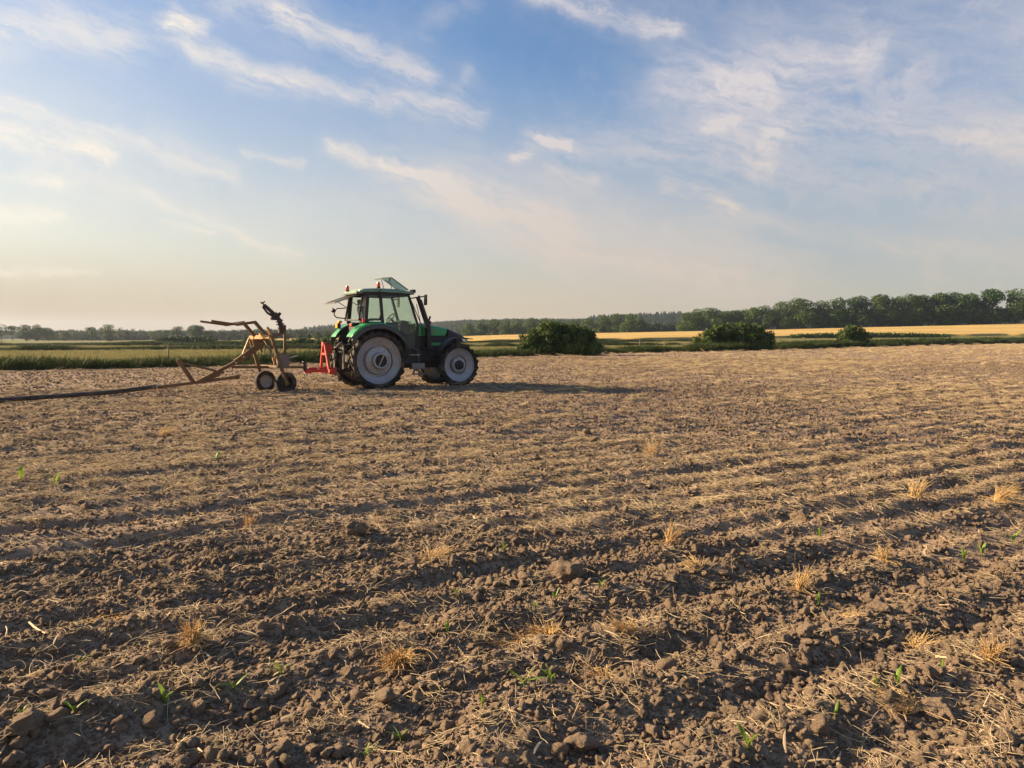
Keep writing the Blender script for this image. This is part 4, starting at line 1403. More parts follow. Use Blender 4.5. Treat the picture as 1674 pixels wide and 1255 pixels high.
    MB().tube([(1.12, .1, 3.28), (1.12, .1, 3.45)], .006, 5).build('antenna_whip', M_black, T)
    for y in (-.5, .5):
        lb = MB().box(1.36, 1.47, y - .13, y + .13, 3.12, 3.23).build('work_lamp', M_black, T, .015)
        MB().box(1.471, 1.482, y - .10, y + .10, 3.14, 3.21).build('lamp_lens', M_white, lb)
    for y in (-.63, .63):
        lb = MB().lathe([(.001, -.05), (.055, -.05), (.065, .03)], (-.45, y, 3.12), 'Y', 14).build('rear_work_lamp', M_white, T, smooth=True)
    # mirrors and exhaust
    for sd in (-1, 1):
        mr = MB(); mr.tube([(1.20, sd * .74, 2.92), (1.42, sd * .95, 2.97), (1.62, sd * 1.12, 2.99)], .02, 8)
        mo = mr.build('mirror_arm', M_black, T, smooth=True)
        q = MB(); q.hexa([(1.56, sd * 1.02, 2.70), (1.62, sd * 1.02, 2.70), (1.62, sd * 1.20, 2.70), (1.56, sd * 1.20, 2.70), (1.57, sd * 1.03, 3.05), (1.63, sd * 1.03, 3.05), (1.63, sd * 1.19, 3.05), (1.57, sd * 1.19, 3.05)])
        q.build('mirror_head', M_black, mo, .025)
    q = MB(); q.tube([(1.98, -.52, 1.30), (1.97, -.52, 2.02), (1.92, -.52, 2.12), (1.66, -.52, 2.86), (1.60, -.52, 2.95), (1.66, -.52, 3.02)], [.09, .095, .09, .085, .07, .055], 14)
    q.build('exhaust_stack', M_black, T, smooth=True)
    q = MB(); q.tube([(1.24, -.76, 2.86), (1.70, -.60, 2.02)], .016, 6); q.tube([(1.42, -.78, 2.75), (1.60, -.72, 2.1)], .012, 6); q.build('grab_rail', M_black, T)
    q = MB(); q.box(1.86, 2.04, -.62, -.5, 2.10, 2.20); q.tube([(1.95, -.6, 2.2), (2.0, -.62, 2.36)], .035, 8); q.build('exhaust_bracket', M_black, T, .01)
    # fuel tank and steps
    MB().prism([(.98, .72), (1.02, 1.30), (1.15, 1.40), (1.55, 1.40), (1.60, 1.2), (1.60, .72)], -.70, -.38).build('fuel_tank', M_black, T, .04)
    MB().prism([(.98, .72), (1.02, 1.30), (1.15, 1.40), (1.55, 1.40), (1.60, 1.2), (1.60, .72)], .38, .70).build('fuel_tank', M_black, T, .04)
    st = MB().box(1.18, 1.64, -.93, -.68, .60, .80).build('step_box', M_step, T, .015)
    MB().box(1.24, 1.66, -.96, -.70, .42, .455).build('step_tread', M_step, st, .006)
    MB().bar((1.28, -.80, .44), (1.34, -.78, .62), .03, .05).build('step_hanger', M_step, st)
    MB().bar((1.60, -.80, .44), (1.56, -.78, .62), .03, .05).build('step_hanger', M_step, st)
    MB().box(1.12, 1.50, -.88, -.66, 1.06, 1.085).build('step_tread', M_steel, st, .004)
    MB().tube([(1.14, -.74, 1.24), (1.28, -.80, 1.30), (1.44, -.74, 1.22), (1.5, -.72, .84)], .035, 8).build('tank_hose', M_lip, T, smooth=True)
    # inside the cab
    q = MB(); q.hexa([(-.12, -.27, 1.95), (.42, -.27, 1.95), (.42, .27, 1.95), (-.12, .27, 1.95), (-.12, -.25, 2.10), (.42, -.25, 2.07), (.42, .25, 2.07), (-.12, .25, 2.10)])
    se_ = q.build('seat', M_seat, T, .04)
    q = MB(); q.hexa([(-.16, -.26, 2.06), (.02, -.26, 2.06), (.02, .26, 2.06), (-.16, .26, 2.06), (-.30, -.21, 2.66), (-.17, -.21, 2.68), (-.17, .21, 2.68), (-.30, .21, 2.66)])
    q.build('backrest', M_seat, se_, .04)
    q = MB(); q.hexa([(-.29, -.13, 2.70), (-.19, -.13, 2.71), (-.19, .13, 2.71), (-.29, .13, 2.70), (-.31, -.11, 2.88), (-.22, -.11, 2.88), (-.22, .11, 2.88), (-.31, .11, 2.88)]); q.build('headrest', M_seat, se_, .03)
    q = MB(); q.box(-.05, .35, .30, .40, 2.20, 2.27); q.build('armrest', M_seat, se_, .02)
    MB().prism([(-.05, 2.20), (.42, 2.20), (.42, 2.38), (.32, 2.38), (.30, 2.27), (-.05, 2.27)], -.40, -.30).build('armrest', M_seat, se_, .02)
    MB().box(-.05, .35, -.22, .22, 1.46, 1.95).build('seat_base', M_black, se_, .02)
    q = MB(); q.prism([(1.05, 1.46), (1.02, 2.05), (1.12, 2.22), (1.32, 2.20), (1.42, 2.05), (1.42, 1.46)], -.30, .30); q.build('dashboard', M_black, T, .03)
    cw = MB().tube([(1.05, 0, 2.05), (.84, 0, 2.28)], .035, 8).build('steering_column', M_black, T)
    q = MB(); ring = []
    for k in range(25):
        a = 2 * math.pi * k / 24
        ring.append((.83 + .14 * math.sin(a) * .75, .20 * math.cos(a), 2.30 + .18 * math.sin(a) * .75))
    q.tube(ring, .017, 7, False); q.tube([(.84, 0, 2.28), (.83, .19, 2.30)], .014, 6); q.tube([(.84, 0, 2.28), (.83, -.19, 2.30)], .014, 6); q.tube([(.84, 0, 2.28), (.74, 0, 2.18)], .014, 6)
    q.build('steering_wheel', M_black, cw, smooth=True)
    MB().prism([(.55, 1.46), (.50, 2.12), (.85, 2.18), (.95, 1.46)], -.60, -.42).build('side_console', M_black, T, .03)
    # lamps at the back
    for sd in (-1, 1):
        lb = MB().box(-.80, -.70, sd * .66 - .11, sd * .66 + .11, 1.94 if sd > 0 else 1.985, 2.12 if sd > 0 else 2.10).build('tail_lamp', M_black, T, .015)
        MB().box(-.825, -.801, sd * .66 - .10, sd * .66 + .10, 1.955 if sd > 0 else 1.995, 2.11 if sd > 0 else 2.09).build('lamp_lens', M_amber if sd > 0 else M_redlens, lb, .01)
    q = MB(); q.box(-.78, -.66, .53, .70, 2.12, 2.2); q.build('lamp_mount', M_amber, T, .02)
    MB().box(-.47, -.38, -.82, -.74, 2.12, 2.24).build('side_marker', M_redlens, T, .012)
    q = MB(); q.tube([(-.54, .63, 2.28), (-.80, .66, 2.30), (-.88, .68, 2.38), (-.88, .68, 2.50)], .02, 7); q.tube([(-.50, .63, 2.62), (-.80, .65, 2.60), (-.88, .68, 2.45)], .018, 7)
    o = q.build('lamp_bracket', M_black, T, smooth=True)
    MB().lathe([(.001, -.05), (.055, -.05), (.075, .03), (.001, .04)], (-.90, .70, 2.54), 'Y', 14).build('plough_lamp', M_black, o, smooth=True)
    # three-point linkage
    for sd in (-1, 1):
        q = MB(); q.bar((-.35, sd * .30, .62), (-1.32, sd * .42, .58), .045, .10); q.build('lower_link', M_iron, T, .01)
        q = MB(); q.bar((-.45, sd * .36, 1.42), (-.98, sd * .40, 1.34), .08, .12); q.build('lift_arm', M_iron, T, .01)
        q = MB(); q.tube([(-.96, sd * .41, 1.32), (-.98, sd * .42, .64)], .03, 8); q.tube([(-.965, sd * .41, 1.1), (-.97, sd * .415, .86)], .045, 8); q.build('lift_rod', M_steel, T, smooth=True)
        q = MB(); q.tube([(-.5, sd * .26, .9), (-.86, sd * .40, 1.30)], .05, 10); q.build('lift_cylinder', M_iron, T, smooth=True)
    q = MB(); q.tube([(-.60, 0, 1.20), (-1.42, 0, 1.30)], .035, 8); q.build('top_link', M_iron, T, smooth=True)
    for k, (y, z) in enumerate([(-.16, 1.36), (-.08, 1.42), (.06, 1.40), (.16, 1.34)]):
        q = MB(); q.tube([(-.72, y, 1.25), (-.92, y * 1.2, z + .08), (-1.08, y * 1.3, z - .1), (-1.12, y, z - .45), (-1.3, y * .5, .95)], .018, 6); q.build('hydraulic_hose', M_black, T, smooth=True)
    q = MB(); q.box(-.9, -.72, -.22, .22, 1.16, 1.34); q.build('hydraulic_valves', M_iron, T, .01)


build_tractor()


def build_hitch():
    H = empty('drawbar_frame', TO, YAW)
    tag(H, 'bright red A-shaped linkage frame between the tractor and the hose trailer', 'hitch frame')
    q = MB(); q.box(-1.50, -1.36, -.62, .62, .50, .64); q.build('cross_beam', M_red, H, .01)
    for sd in (-1, 1):
        q = MB(); q.bar((-1.44, sd * .42, .64), (-1.46, sd * .07, 1.46), .08, .08); q.build('a_frame_leg', M_red, H, .008)
        q = MB(); q.box(-1.40, -1.22, sd * .46 - .02, sd * .46 + .02, .48, .70); q.build('pin_plate', M_red, H, .004)
    q = MB(); q.bar((-1.455, -.21, 1.12), (-1.455, .21, 1.12), .06, .07); q.box(-1.52, -1.38, -.09, .09, 1.38, 1.50); q.build('a_frame_tie', M_red, H, .006)
    q = MB(); q.prism([(-1.40, 1.46), (-1.20, 1.38), (-1.18, 1.16), (-1.38, 1.12)], -.05, .05); q.build('top_link_plate', M_red, H, .006)
    q = MB(); q.bar((-1.45, -.36, .61), (-1.95, -.05, .58), .09, .09); q.bar((-1.45, .36, .61), (-1.95, .05, .58), .09, .09); q.build('drawbar_brace', M_red, H, .008)
    q = MB(); q.box(-2.10, -1.90, -.12, .12, .52, .64); q.box(-1.98, -1.42, -.06, .06, .60, .70); q.build('drawbar_tongue', M_red, H, .008)
    q = MB(); q.tube([(-1.70, -.2, .62), (-1.72, -.22, .78)], .03, 8); q.tube([(-2.04, 0, .42), (-2.04, 0, .84)], .03, 10); q.build('hitch_pin', M_steel, H)


build_hitch()


def build_trailer():
    rel = R(12)
    ox, oy = -3.12, -.35
    base = tw(ox, oy, 0)
    G = empty('hose_trailer', base, YAW + rel)
    tag(G, 'rusty ochre steel hose trailer on two small wheels, hitched behind the tractor', 'hose trailer')
    c, s = math.cos(-rel), math.sin(-rel)
    def q3(x, y, z):
        dx, dy = x - ox, y - oy
        return (dx * c - dy * s, dx * s + dy * c, z - .03)
    def bar(q, a, b, w, h, side=None): return q.bar(q3(*a), q3(*b), w, h, side)
    def tube(q, pts, r, n=9): return q.tube([q3(*p) for p in pts], r, n)
    # wheels
    for sd in (-1, 1):
        cc = (0, sd * .66, .285)
        prof = [(.21, -.05), (.19, -.045), (.18, 0), (.10, -.02), (.08, -.04), (.001, -.045)] if sd < 0 else [(.21, -.06), (.185, -.05), (.17, -.02), (.08, -.01), (.001, -.012)]
        wh = MB().lathe(prof, cc, 'Y', 28).build('wheel', M_rimd if sd > 0 else M_fit, G, smooth=True)
        w = .2
        MB().lathe([(.20, -w * .4), (.24, -w * .5), (.30, -w * .46), (.325, -w * .34), (.33, 0), (.325, w * .34), (.30, w * .46), (.24, w * .5), (.20, w * .4)], cc, 'Y', 36).build('tyre', M_rubber, wh, smooth=True)
        MB().lathe([(.05, sd * .0), (.05, sd * .16), (.001, sd * .16)], cc, 'Y', 12).build('hub', M_fit, wh, smooth=True)
    # portal axle
    q = MB(); bar(q, (-3.43, -1.17, 1.74), (-2.99, -1.17, .26), .06, .095, (0, 1, 0)); q.build('portal_leg', M_rust, G, .006)
    q = MB(); bar(q, (-3.66, .47, 1.70), (-3.28, .47, .26), .06, .095, (0, 1, 0)); q.build('portal_leg', M_rust, G, .006)
    q = MB(); bar(q, (-3.44, -1.12, 1.70), (-3.65, .42, 1.67), .09, .115); q.build('portal_beam', M_sunlit, G, .008)
    q = MB(); bar(q, (-3.50, -.55, 1.715), (-3.53, -.40, 1.71), .14, .19); q.build('beam_clamp', M_sunlit, G, .008)
    q = MB(); bar(q, (-3.59, .02, 1.705), (-3.61, .12, 1.70), .14, .18); q.build('beam_clamp', M_sunlit, G, .008)
    # drawbar
    q = MB(); bar(q, (-4.40, -.35, .80), (-2.06, -.02, .74), .08, .075); q.build('drawbar', M_rust, G, .008)
    q = MB(); bar(q, (-2.13, -.03, .60), (-2.13, -.03, .92), .10, .09); bar(q, (-2.13, -.03, .68), (-1.98, -.0, .68), .10, .03); q.build('coupling_plate', M_fit, G, .006)
    q = MB(); bar(q, (-3.10, -1.13, .80), (-3.36, .42, .80), .07, .07); q.build('cross_tie', M_rust, G, .006)
    # the long trailing arm, cranked, that carries the hose
    q = MB()
    bar(q, (-3.30, -.35, 1.62), (-4.28, -.35, .93), .09, .175, (0, 1, 0)); q.build('upper_arm', M_rust, G, .008)
    q = MB(); bar(q, (-4.20, -.352, .98), (-5.36, -.352, .38), .08, .10, (0, 1, 0)); q.build('lower_arm', M_rust, G, .008)
    q = MB(); q.add([q3(x, y, z) for y in (-.40, -.30) for x, z in [(-4.85, .60), (-4.62, .72), (-4.74, .55), (-4.95, .46), (-5.2, .42)]], [(0, 1, 2, 3, 4), (9, 8, 7, 6, 5)] + [(i, i + 5, (i + 1) % 5 + 5, (i + 1) % 5) for i in range(5)]); q.build('gusset', M_rust, G)
    q = MB(); tube(q, [(-6.58, -.35, .25), (-5.4, -.35, .37), (-4.35, -.35, .49), (-4.22, -.35, .50)], .048); q.build('hose_pipe', M_rust, G, smooth=True)
    q = MB(); tube(q, [(-4.30, -.35, .49), (-4.18, -.35, .51)], .075); tube(q, [(-4.45, -.35, .48), (-4.42, -.35, .484)], .08); q.build('pipe_flange', M_rust, G, smooth=True)
    q = MB(); bar(q, (-5.45, -.37, .36), (-5.87, -.40, 1.05), .05, .12, (0, 1, 0)); q.build('skid_arm', M_rust, G, .006)
    q = MB(); bar(q, (-5.74, -.25, .95), (-4.60, -.33, .63), .045, .06, (0, 1, 0)); q.build('skid_brace', M_rust, G, .006)
    q = MB(); bar(q, (-3.83, -.22, 1.66), (-4.08, -.30, 1.10), .05, .05, (0, 1, 0)); q.build('arm_strut', M_sunlit, G, .005)
    q = MB(); bar(q, (-3.62, -.10, 1.60), (-3.48, -.30, 1.22), .05, .06, (0, 1, 0)); q.build('arm_strut', M_rust, G, .005)
    q = MB(); tube(q, [(-3.3, -.36, 1.55), (-3.25, -.36, 1.3), (-3.22, -.36, 1.22)], .03); q.build('ram', M_rust, G)
    q = MB(); q.add([q3(x, y, z) for y in (-.42, -.28) for x, z in [(-3.80, 1.62), (-3.48, 1.64), (-3.40, 1.56), (-3.70, 1.32)]], [(0, 1, 2, 3), (7, 6, 5, 4)] + [(i, i + 4, (i + 1) % 4 + 4, (i + 1) % 4) for i in range(4)]); q.build('pivot_plate', M_rust, G)
    # two hose guide arms over the beam
    for y, dx in ((-.72, .0), (.02, -.17)):
        q = MB()
        bar(q, (-3.46 + dx, y, 1.74), (-3.78 + dx, y, 2.13), .06, .10, (0, 1, 0)); bar(q, (-3.74 + dx, y, 2.135), (-4.30 + dx, y, 2.045), .06, .08, (0, 1, 0))
        bar(q, (-4.26 + dx, y, 2.045), (-5.00 + dx, y, 2.15), .05, .06, (0, 1, 0)); q.build('hose_guide', M_rust, G, .006)
    q = MB(); bar(q, (-4.05, -.72, 2.09), (-4.22, .02, 2.07), .06, .06); q.build('guide_tie', M_rust, G, .005)
    # valve and coupling tower
    q = MB(); tube(q, [(-2.92, -.32, 1.80), (-2.90, -.32, 1.98), (-2.95, -.32, 2.20), (-3.06, -.32, 2.34), (-3.40, -.32, 2.66)], [.075, .08, .075, .065, .05], 12); q.build('coupling_pipe', M_fit, G, smooth=True)
    for k, (a, b, r) in enumerate([((-2.905, -.32, 1.93), (-2.90, -.32, 1.97), .125), ((-2.925, -.32, 2.06), (-2.93, -.32, 2.10), .12), ((-2.945, -.32, 2.16), (-2.955, -.32, 2.19), .115), ((-3.08, -.32, 2.355), (-3.11, -.32, 2.385), .10)]):
        q = MB(); tube(q, [a, b], r, 14); q.build('flange', M_fit, G)
    q = MB(); tube(q, [(-3.12, -.32, 2.30), (-3.32, -.36, 2.42), (-3.45, -.36, 2.60), (-3.42, -.34, 2.68)], .035, 8); q.build('coupling_lever', M_fit, G, smooth=True)
    q = MB(); tube(q, [(-3.38, -.32, 2.64), (-3.50, -.32, 2.74)], .025, 7); tube(q, [(-3.45, -.32, 2.70), (-3.38, -.32, 2.76)], .022, 7); q.build('lever_grip', M_fit, G)
    q = MB(); tube(q, [(-2.98, -.32, 2.24), (-3.22, -.34, 2.25)], .045, 9); q.build('side_branch', M_fit, G)
    q = MB(); tube(q, [(-2.99, -.32, 2.33), (-2.93, -.32, 2.43)], .055, 9); q.build('relief_cap', M_fit, G)
    q = MB(); tube(q, [(-2.88, -.32, 1.92), (-2.90, -.32, 1.80), (-3.02, -.34, 1.755), (-3.26, -.36, 1.77)], .06, 10); q.build('elbow_pipe', M_plate, G, smooth=True)
    q = MB(); bar(q, (-3.36, -.45, 1.99), (-3.24, -.45, 1.74), .08, .06, (0, 1, 0)); q.build('bracket', M_sunlit, G, .005)
    q = MB(); bar(q, (-2.92, -.32, 2.0), (-2.76, -.32, 2.02), .07, .09); bar(q, (-2.79, -.32, 2.04), (-2.81, -.32, 1.15), .06, .07); bar(q, (-2.80, -.32, 1.17), (-3.10, -.34, 1.17), .05, .04); bar(q, (-3.08, -.34, 1.19), (-3.12, -.34, .8), .05, .06); q.build('coupling_post', M_rust, G, .006)
    q = MB(); bar(q, (-2.8, -.32, 1.30), (-2.5, -.28, 1.38), .03, .03); q.build('stay_rod', M_rust, G)
    # control box on the near leg
    q = MB(); bar(q, (-3.26, -1.10, .96), (-2.90, -1.10, .96), .14, .40); q.build('control_box', M_plate, G, .012)
    q = MB(); bar(q, (-2.92, -1.08, 1.06), (-2.62, -1.06, 1.14), .025, .025); q.build('control_lever', M_steel, G)
    q = MB(); bar(q, (-3.40, -1.14, 1.04), (-3.30, -1.14, 1.06), .08, .08); bar(q, (-3.36, -1.14, 1.04), (-3.34, -1.14, .90), .05, .05); q.build('latch', M_sunlit, G)


    for k, pts in enumerate([[(-3.36, -1.10, 1.10), (-3.50, -.95, 1.45), (-3.50, -.6, 1.60), (-3.42, -.40, 1.55)], [(-2.14, -.05, .86), (-2.5, -.15, .98), (-2.9, -.6, .93), (-3.05, -1.02, .98)], [(-2.16, .02, .86), (-2.6, -.05, 1.02), (-2.95, -.5, .98), (-3.08, -1.02, 1.06)]]):
        q = MB(); P_ = np.array(pts); tt = np.linspace(0, 3, 13); tube(q, [tuple(np.interp(a, range(4), P_[:, c_]) for c_ in range(3)) for a in tt], .014, 6); q.build('hydraulic_line', M_hose, G, smooth=True)
    for x, z in [(-3.52, 1.50), (-4.05, 1.10), (-4.28, .93)]:
        q = MB(); tube(q, [(x, -.42, z), (x, -.28, z)], .03, 8); q.build('pin', M_steel, G)


build_trailer()


def build_hose():
    pts = [(-6.42, -.35, .265), (-6.75, -.35, .225), (-7.3, -.32, .165), (-7.9, -.30, .12), (-8.6, -.36, .095), (-9.4, -.66, .085), (-10.2, -1.05, .08), (-11.5, -1.9, .08), (-13.5, -3.6, .08), (-16, -6.2, .08)]
    pts = np.array(pts); t = np.linspace(0, len(pts) - 1, 60)
    P = np.stack([np.interp(t, np.arange(len(pts)), pts[:, k]) for k in range(3)], 1)
    for _ in range(3):
        P[1:-1] = (P[:-2] + 2 * P[1:-1] + P[2:]) / 4
    W_ = [tw(*p) for p in P]
    base = W_[0]
    hs = MB(); hs.tube([p - base for p in W_], .060, 14)
    o = hs.build('drag_hose', M_hose, None, smooth=True); o.location = base
    tag(o, 'thick black hose trailing over the soil from the hose trailer', 'hose')
    q = MB(); q.tube([W_[0] - base, W_[1] - base], .082, 14); q.tube([W_[2] - base, (W_[2] + (W_[3] - W_[2]) * .25) - base], .08, 14)
    q.build('hose_clamp', M_steel, o, smooth=True)


build_hose()

# ------------------------------------------------------------------ single things lying and growing in the foreground
def ground_at(px, py):
    """where a mark of the photograph lies on the flat field"""
    p = math.atan(75.5 / 1257)
    d = Vector((0, math.cos(p), -math.sin(p))) + Vector((1, 0, 0)) * ((px - 837) / 1257) + Vector((0, math.sin(p), math.cos(p))) * ((627.5 - py) / 1257)
    t = -EYE / d.z
    x, y = d.x * t, d.y * t
    return x, y, float(field_z(x, y))


def tuft(px, py, h, w, n, lean, label, seed, loose=0.0):
    x, y, z = ground_at(px, py)
    rg = np.random.default_rng(seed); parts = []
    side_ = np.array([*rg.normal(0, .22, 2), 0]) * w
    q_ = rg.uniform(.85, 1.3); h *= q_; w *= rg.uniform(.75, 1.15); n = int(n * rg.uniform(.9, 1.6))
    for k in range(n):
        a = rg.uniform(0, 6.283); r = w * .22 * math.sqrt(rg.random())
        b = np.array([r * math.cos(a), r * math.sin(a) * .8, -.012])
        out = np.array([math.cos(a), math.sin(a), 0]) * rg.uniform(.15, 1) * w * .55 + np.array([lean, 0, 0]) * w * .5
        H = h * rg.uniform(.35, 1.0)
        t = np.linspace(0, 1, 6)
        dr = rg.uniform(0, .9) if rg.random() < .45 + loose else rg.uniform(0, .25)
        P = b + np.outer(t ** 1.5, out + side_) + np.outer(t - dr * t ** 3, (0, 0, H)) + rg.normal(0, .005, (6, 3)) * t[:, None]
        if rg.random() < .3: P[4:] += rg.normal(0, .025, 3) * np.array([[.6], [1.]]) - np.array([0, 0, .012])
        parts.append(strand(P, .0022, .0012))
    for k in range(int(n * .25)):
        P = straw_piece(rg, rg.uniform(.5, 1.2) * w, .002, .3, .3); P[:, :2] += rg.normal(0, w * .4, 2)
        parts.append(strand(P, .0016, .001))
    o = link('straw_tuft', fast_mesh('straw_tuft', *merge(parts), True), M_tuft)
    o.location = (x, y, z + .02)
    tag(o, label, 'straw tuft', 'straw tufts left standing in the field')


TUFTS = [
 (318, 1066, .165, .13, 95, .1, 'upright pointed straw tuft, leftmost of the tall tufts in the foreground'),
 (655, 1086, .105, .15, 110, -.1, 'round orange straw tuft on a clod, left of the bottom centre'),
 (893, 1032, .105, .20, 85, -.3, 'bleached drooping straw tuft just above the bottom centre'),
 (850, 1040, .05, .24, 60, -.5, 'flattened straw wisp lying against the drooping centre tuft'),
 (1030, 1045, .10, .15, 80, -.4, 'slanting reddish straw tuft right of the drooping centre tuft'),
 (195, 1008, .075, .17, 75, .3, 'low spread straw tuft with dark base, near the left edge'),
 (140, 1008, .06, .20, 60, .4, 'flat combed straw bunch left of the low spread tuft'),
 (708, 918, .12, .22, 70, .5, 'thin leaning straw fan left of the middle of the field'),
 (405, 860, .15, .12, 50, 0, 'small pale straw tuft standing alone in the left middle of the field'),
 (1140, 938, .07, .15, 60, .2, 'small straw tuft below the row of clods, right of centre'),
 (1308, 975, .17, .13, 60, .1, 'straggly straw tuft on the ridge beside green seedlings'),
 (1497, 822, .21, .22, 90, .3, 'tall bristling straw tuft in the right middle of the field'),
 (1632, 832, .20, .24, 120, .5, 'combed-over pale straw tuft near the right edge'),
 (1445, 920, .12, .13, 60, .1, 'small yellow straw tuft below the tall bristling one'),
 (1620, 1088, .11, .12, 75, .1, 'spiky yellow straw tuft near the bottom right corner'),
 (1500, 1050, .07, .16, 70, .3, 'golden flattened straw tuft left of the spiky corner tuft'),
 (1490, 1160, .08, .18, 80, .2, 'broad straw clump on the clod ridge near the bottom right'),
 (985, 1105, .055, .15, 55, .2, 'dark low straw tuft right of the bottom centre'),
 (1095, 890, .17, .2, 60, .2, 'reddish-brown straw tuft in front of a dark clod heap'),
 (1380, 1015, .06, .14, 50, .2, 'small loose straw heap between two furrows on the right'),
 (265, 712, .22, .3, 60, .3, 'wispy straw tuft far out in the left of the field'),
 (1065, 742, .22, .22, 55, 0, 'distant straw tuft in the centre right of the field'),
]
for k, (px, py, h, w, n, ln, lb) in enumerate(TUFTS):
    tuft(px, py, h, w, n, ln, lb, 300 + k)


def seedling(px, py, h, label, seed, leaves=3):
    x, y, z = ground_at(px, py)
    rg = np.random.default_rng(seed); h *= 1.2
    o = empty('maize_seedling', (x, y, z + .004), rg.uniform(0, 6.28))
    tag(o, label, 'seedling', 'young maize seedlings in rows')
    a0 = rg.uniform(0, 6.28)
    st = MB(); st.tube([(0, 0, 0), (.001, 0, h * .3), (.002, .001, h * .45)], [.0032, .0028, .002], 6); st.build('stem', M_maize, o)
    for k in range(leaves):
        a = a0 + k * math.pi + rg.uniform(-.5, .5)
        d = np.array([math.cos(a), math.sin(a), 0]); up = [1.0, .75, .5][k] * h
        t = np.linspace(0, 1, 7)
        P = np.outer(t ** 1.4, d) * h * rg.uniform(.3, .6) * (1 + .3 * k) + np.outer(t - rg.uniform(.12, .4) * t ** 2.6, (0, 0, 1)) * up + np.array([0, 0, h * (.12 + .08 * k)])
        me = fast_mesh('leaf', *blade(P, h * rg.uniform(.075, .105), np.array([-d[1], d[0], 0]), .35), True)
        link('leaf', me, M_maize, o)


SEEDS = [
 (272, 1158, .095, 'brightest maize seedling, two upright leaves, lower left'), (383, 1130, .080, 'bright broad-leaved maize seedling right of the brightest one'),
 (122, 1188, .065, 'spreading maize seedling near the bottom left corner'), (38, 1190, .055, 'small dull maize seedling at the left edge of the bottom'),
 (132, 1078, .05, 'tiny maize seedling left of the pointed straw tuft'), (460, 1108, .075, 'shaded maize seedling below the pointed straw tuft'),
 (732, 1042, .075, 'bright forked maize seedling above the round orange tuft'), (655, 1204, .06, 'maize seedling with one broad leaf at the bottom centre left'),
 (597, 1232, .055, 'small maize seedling lowest at the bottom centre left'), (789, 1158, .06, 'maize seedling between clods at the bottom centre'),
 (857, 1132, .10, 'tall thin maize seedling right of the bottom centre'), (902, 1118, .07, 'lit maize seedling beside the tall thin one'),
 (907, 985, .07, 'maize seedling behind the drooping straw tuft'), (982, 972, .06, 'faint maize seedling right of centre by a clod row'),
 (875, 1000, .05, 'tiny one-leaf maize seedling at the drooping straw tuft'), (1222, 1235, .10, 'long-leaved maize seedling near the bottom edge, right of centre'),
 (1430, 1142, .06, 'pale maize seedling in the right foreground furrow'), (1466, 1132, .09, 'dark spreading maize seedling right of the pale one'),
 (1365, 1180, .06, 'maize seedling left of the straw clump, lower right'), (1338, 992, .07, 'maize seedling on the ridge right of the straggly tuft'),
 (1340, 885, .10, 'leafy maize seedling in the right middle of the field'), (1605, 905, .11, 'maize seedling in the furrow near the right edge'), (1575, 912, .10, 'maize seedling left of the one near the right edge'),
 (1655, 885, .12, 'maize seedling at the right edge below the combed tuft'), (1540, 1100, .05, 'tiny green maize seedling near the spiky corner tuft'), (825, 910, .09, 'maize seedling alone in the middle of the field'),
 (35, 790, .16, 'distant maize seedling at the left edge'), (90, 795, .15, 'second distant maize seedling from the left edge'), (352, 762, .16, 'distant maize seedling in the left of the field'), (747, 975, .06, 'slender maize seedling left of the tall tuft line'),
]
for k, (px, py, h, lb) in enumerate(SEEDS):
    seedling(px, py, h, lb, 500 + k, 3 if k % 3 else 2)

CLODS = [
 (925, 938, .13, 'big crumbling clod with straw stuck in it, right of centre'), (1285, 1092, .075, 'tall lit clod on the ridge, lower right'),
 (1202, 1088, .042, 'rounded pale clod left of the tall lit clod'), (582, 880, .10, 'dark angular clod in the left middle of the field'),
 (1440, 1005, .075, 'orange-lit clod on the furrow crest, right'), (950, 1218, .075, 'large cracked clod at the bottom centre right'),
 (45, 1208, .075, 'broad half-buried clod in the bottom left corner'), (560, 1222, .042, 'grey round clod at the bottom centre left'),
 (1152, 1205, .055, 'brown block-shaped clod near the bottom, right of centre'), (1530, 1160, .08, 'wide clod under the straw clump, lower right'),
 (692, 1192, .04, 'brown clod right of the one-leaf seedling at the bottom'), (1310, 848, .10, 'sunlit clod on a furrow crest in the right middle'),
 (770, 1058, .036, 'small round clod right of the round orange tuft'), (455, 1232, .05, 'dark lumpy clod at the bottom, left of the grey round one'),
 (455, 960, .055, 'knobbly clod on the left above the straw wisps'),
]
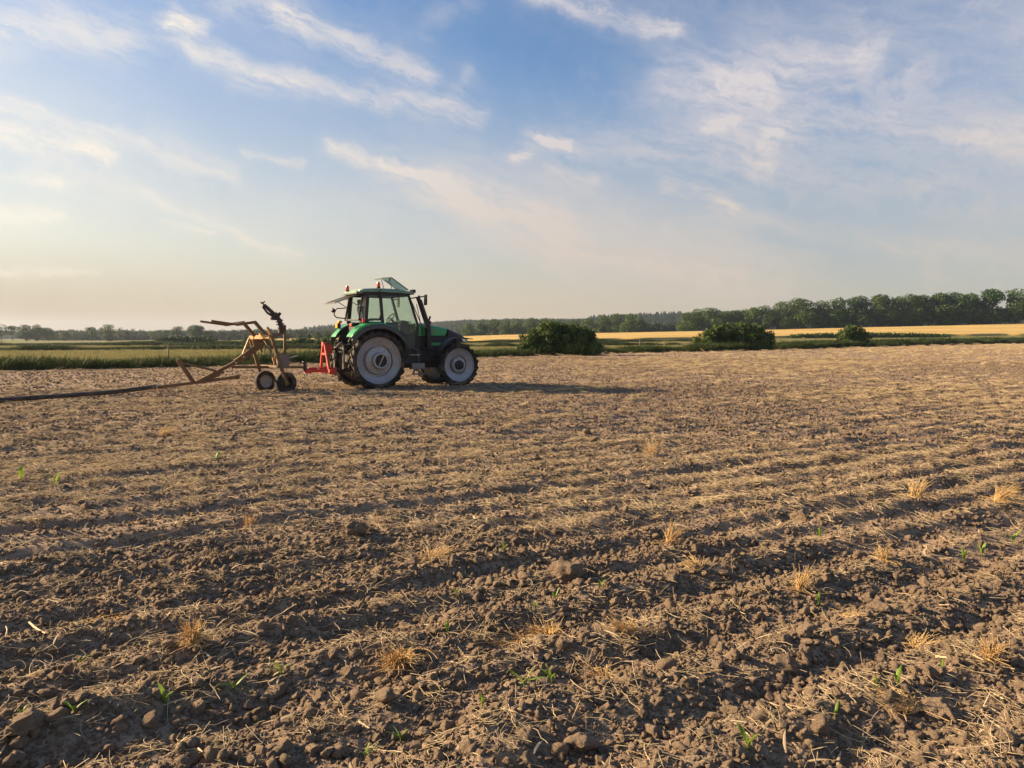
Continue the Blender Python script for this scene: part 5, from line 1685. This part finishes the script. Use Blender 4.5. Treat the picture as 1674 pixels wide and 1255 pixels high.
for k, (px, py, r, lb) in enumerate(CLODS):
    x, y, z = ground_at(px, py)
    o = link('soil_clod', clod_mesh(400 + k, 4, .5), M_clod)
    o.location = (x, y, z + r * .22); o.scale = (r, r, r * .9); o.rotation_euler = (0, 0, k * 1.3)
    tag(o, lb, 'clod', 'largest soil clods')

# pale stalks that can be told apart
def stalk(pts, r, label):
    P = [ground_at(*p[:2]) for p in pts]
    b = Vector(P[0]); q = MB()
    q.tube([Vector((x, y, max(z, b.z - .02) + p[2])) - b for (x, y, z), p in zip(P, pts)], [r] * (len(P) - 1) + [r * .6], 6)
    o = q.build('dry_stalk', M_straw, None, smooth=True); o.location = b
    tag(o, label, 'stalk', 'pale dry stalks on the soil')
stalk([(48, 1020, .02), (60, 1036, .03), (75, 1050, .015)], .006, 'thick bleached stalk lying near the left edge')
stalk([(10, 1026, .02), (12, 1035, .045), (8, 1050, .015)], .0035, 'curled pale stalk cut by the left edge')
stalk([(1605, 1160, .015), (1620, 1130, .04), (1640, 1140, .03)], .005, 'straight pale stalk near the bottom right corner')
stalk([(586, 1184, .015), (604, 1196, .02)], .005, 'short white stalk at the bottom centre left')
stalk([(690, 1110, .015), (718, 1107, .02)], .0045, 'short pale stalk under the round orange tuft')
stalk([(1530, 1078, .012), (1562, 1090, .018)], .007, 'broad grey stalk beside the spiky corner tuft')

# ------------------------------------------------------------------ hazy air
def build_haze():
    m = bpy.data.materials.new('haze'); m.use_nodes = True
    nt = m.node_tree
    for n in list(nt.nodes):
        if n.type != 'OUTPUT_MATERIAL': nt.nodes.remove(n)
    v = nt.nodes.new('ShaderNodeVolumePrincipled')
    v.inputs['Color'].default_value = (.62, .74, .95, 1)
    v.inputs['Density'].default_value = HAZE
    v.inputs['Anisotropy'].default_value = .5
    nt.links.new(v.outputs[0], nt.nodes['Material Output'].inputs['Volume'])
    q = MB(); q.box(-3400, 3400, -3400, 3400, -6.0, 72)
    o = q.build('haze', m); tag(o, 'thin evening haze over the whole land', kind='stuff')


HAZE = 0.00014
build_haze()
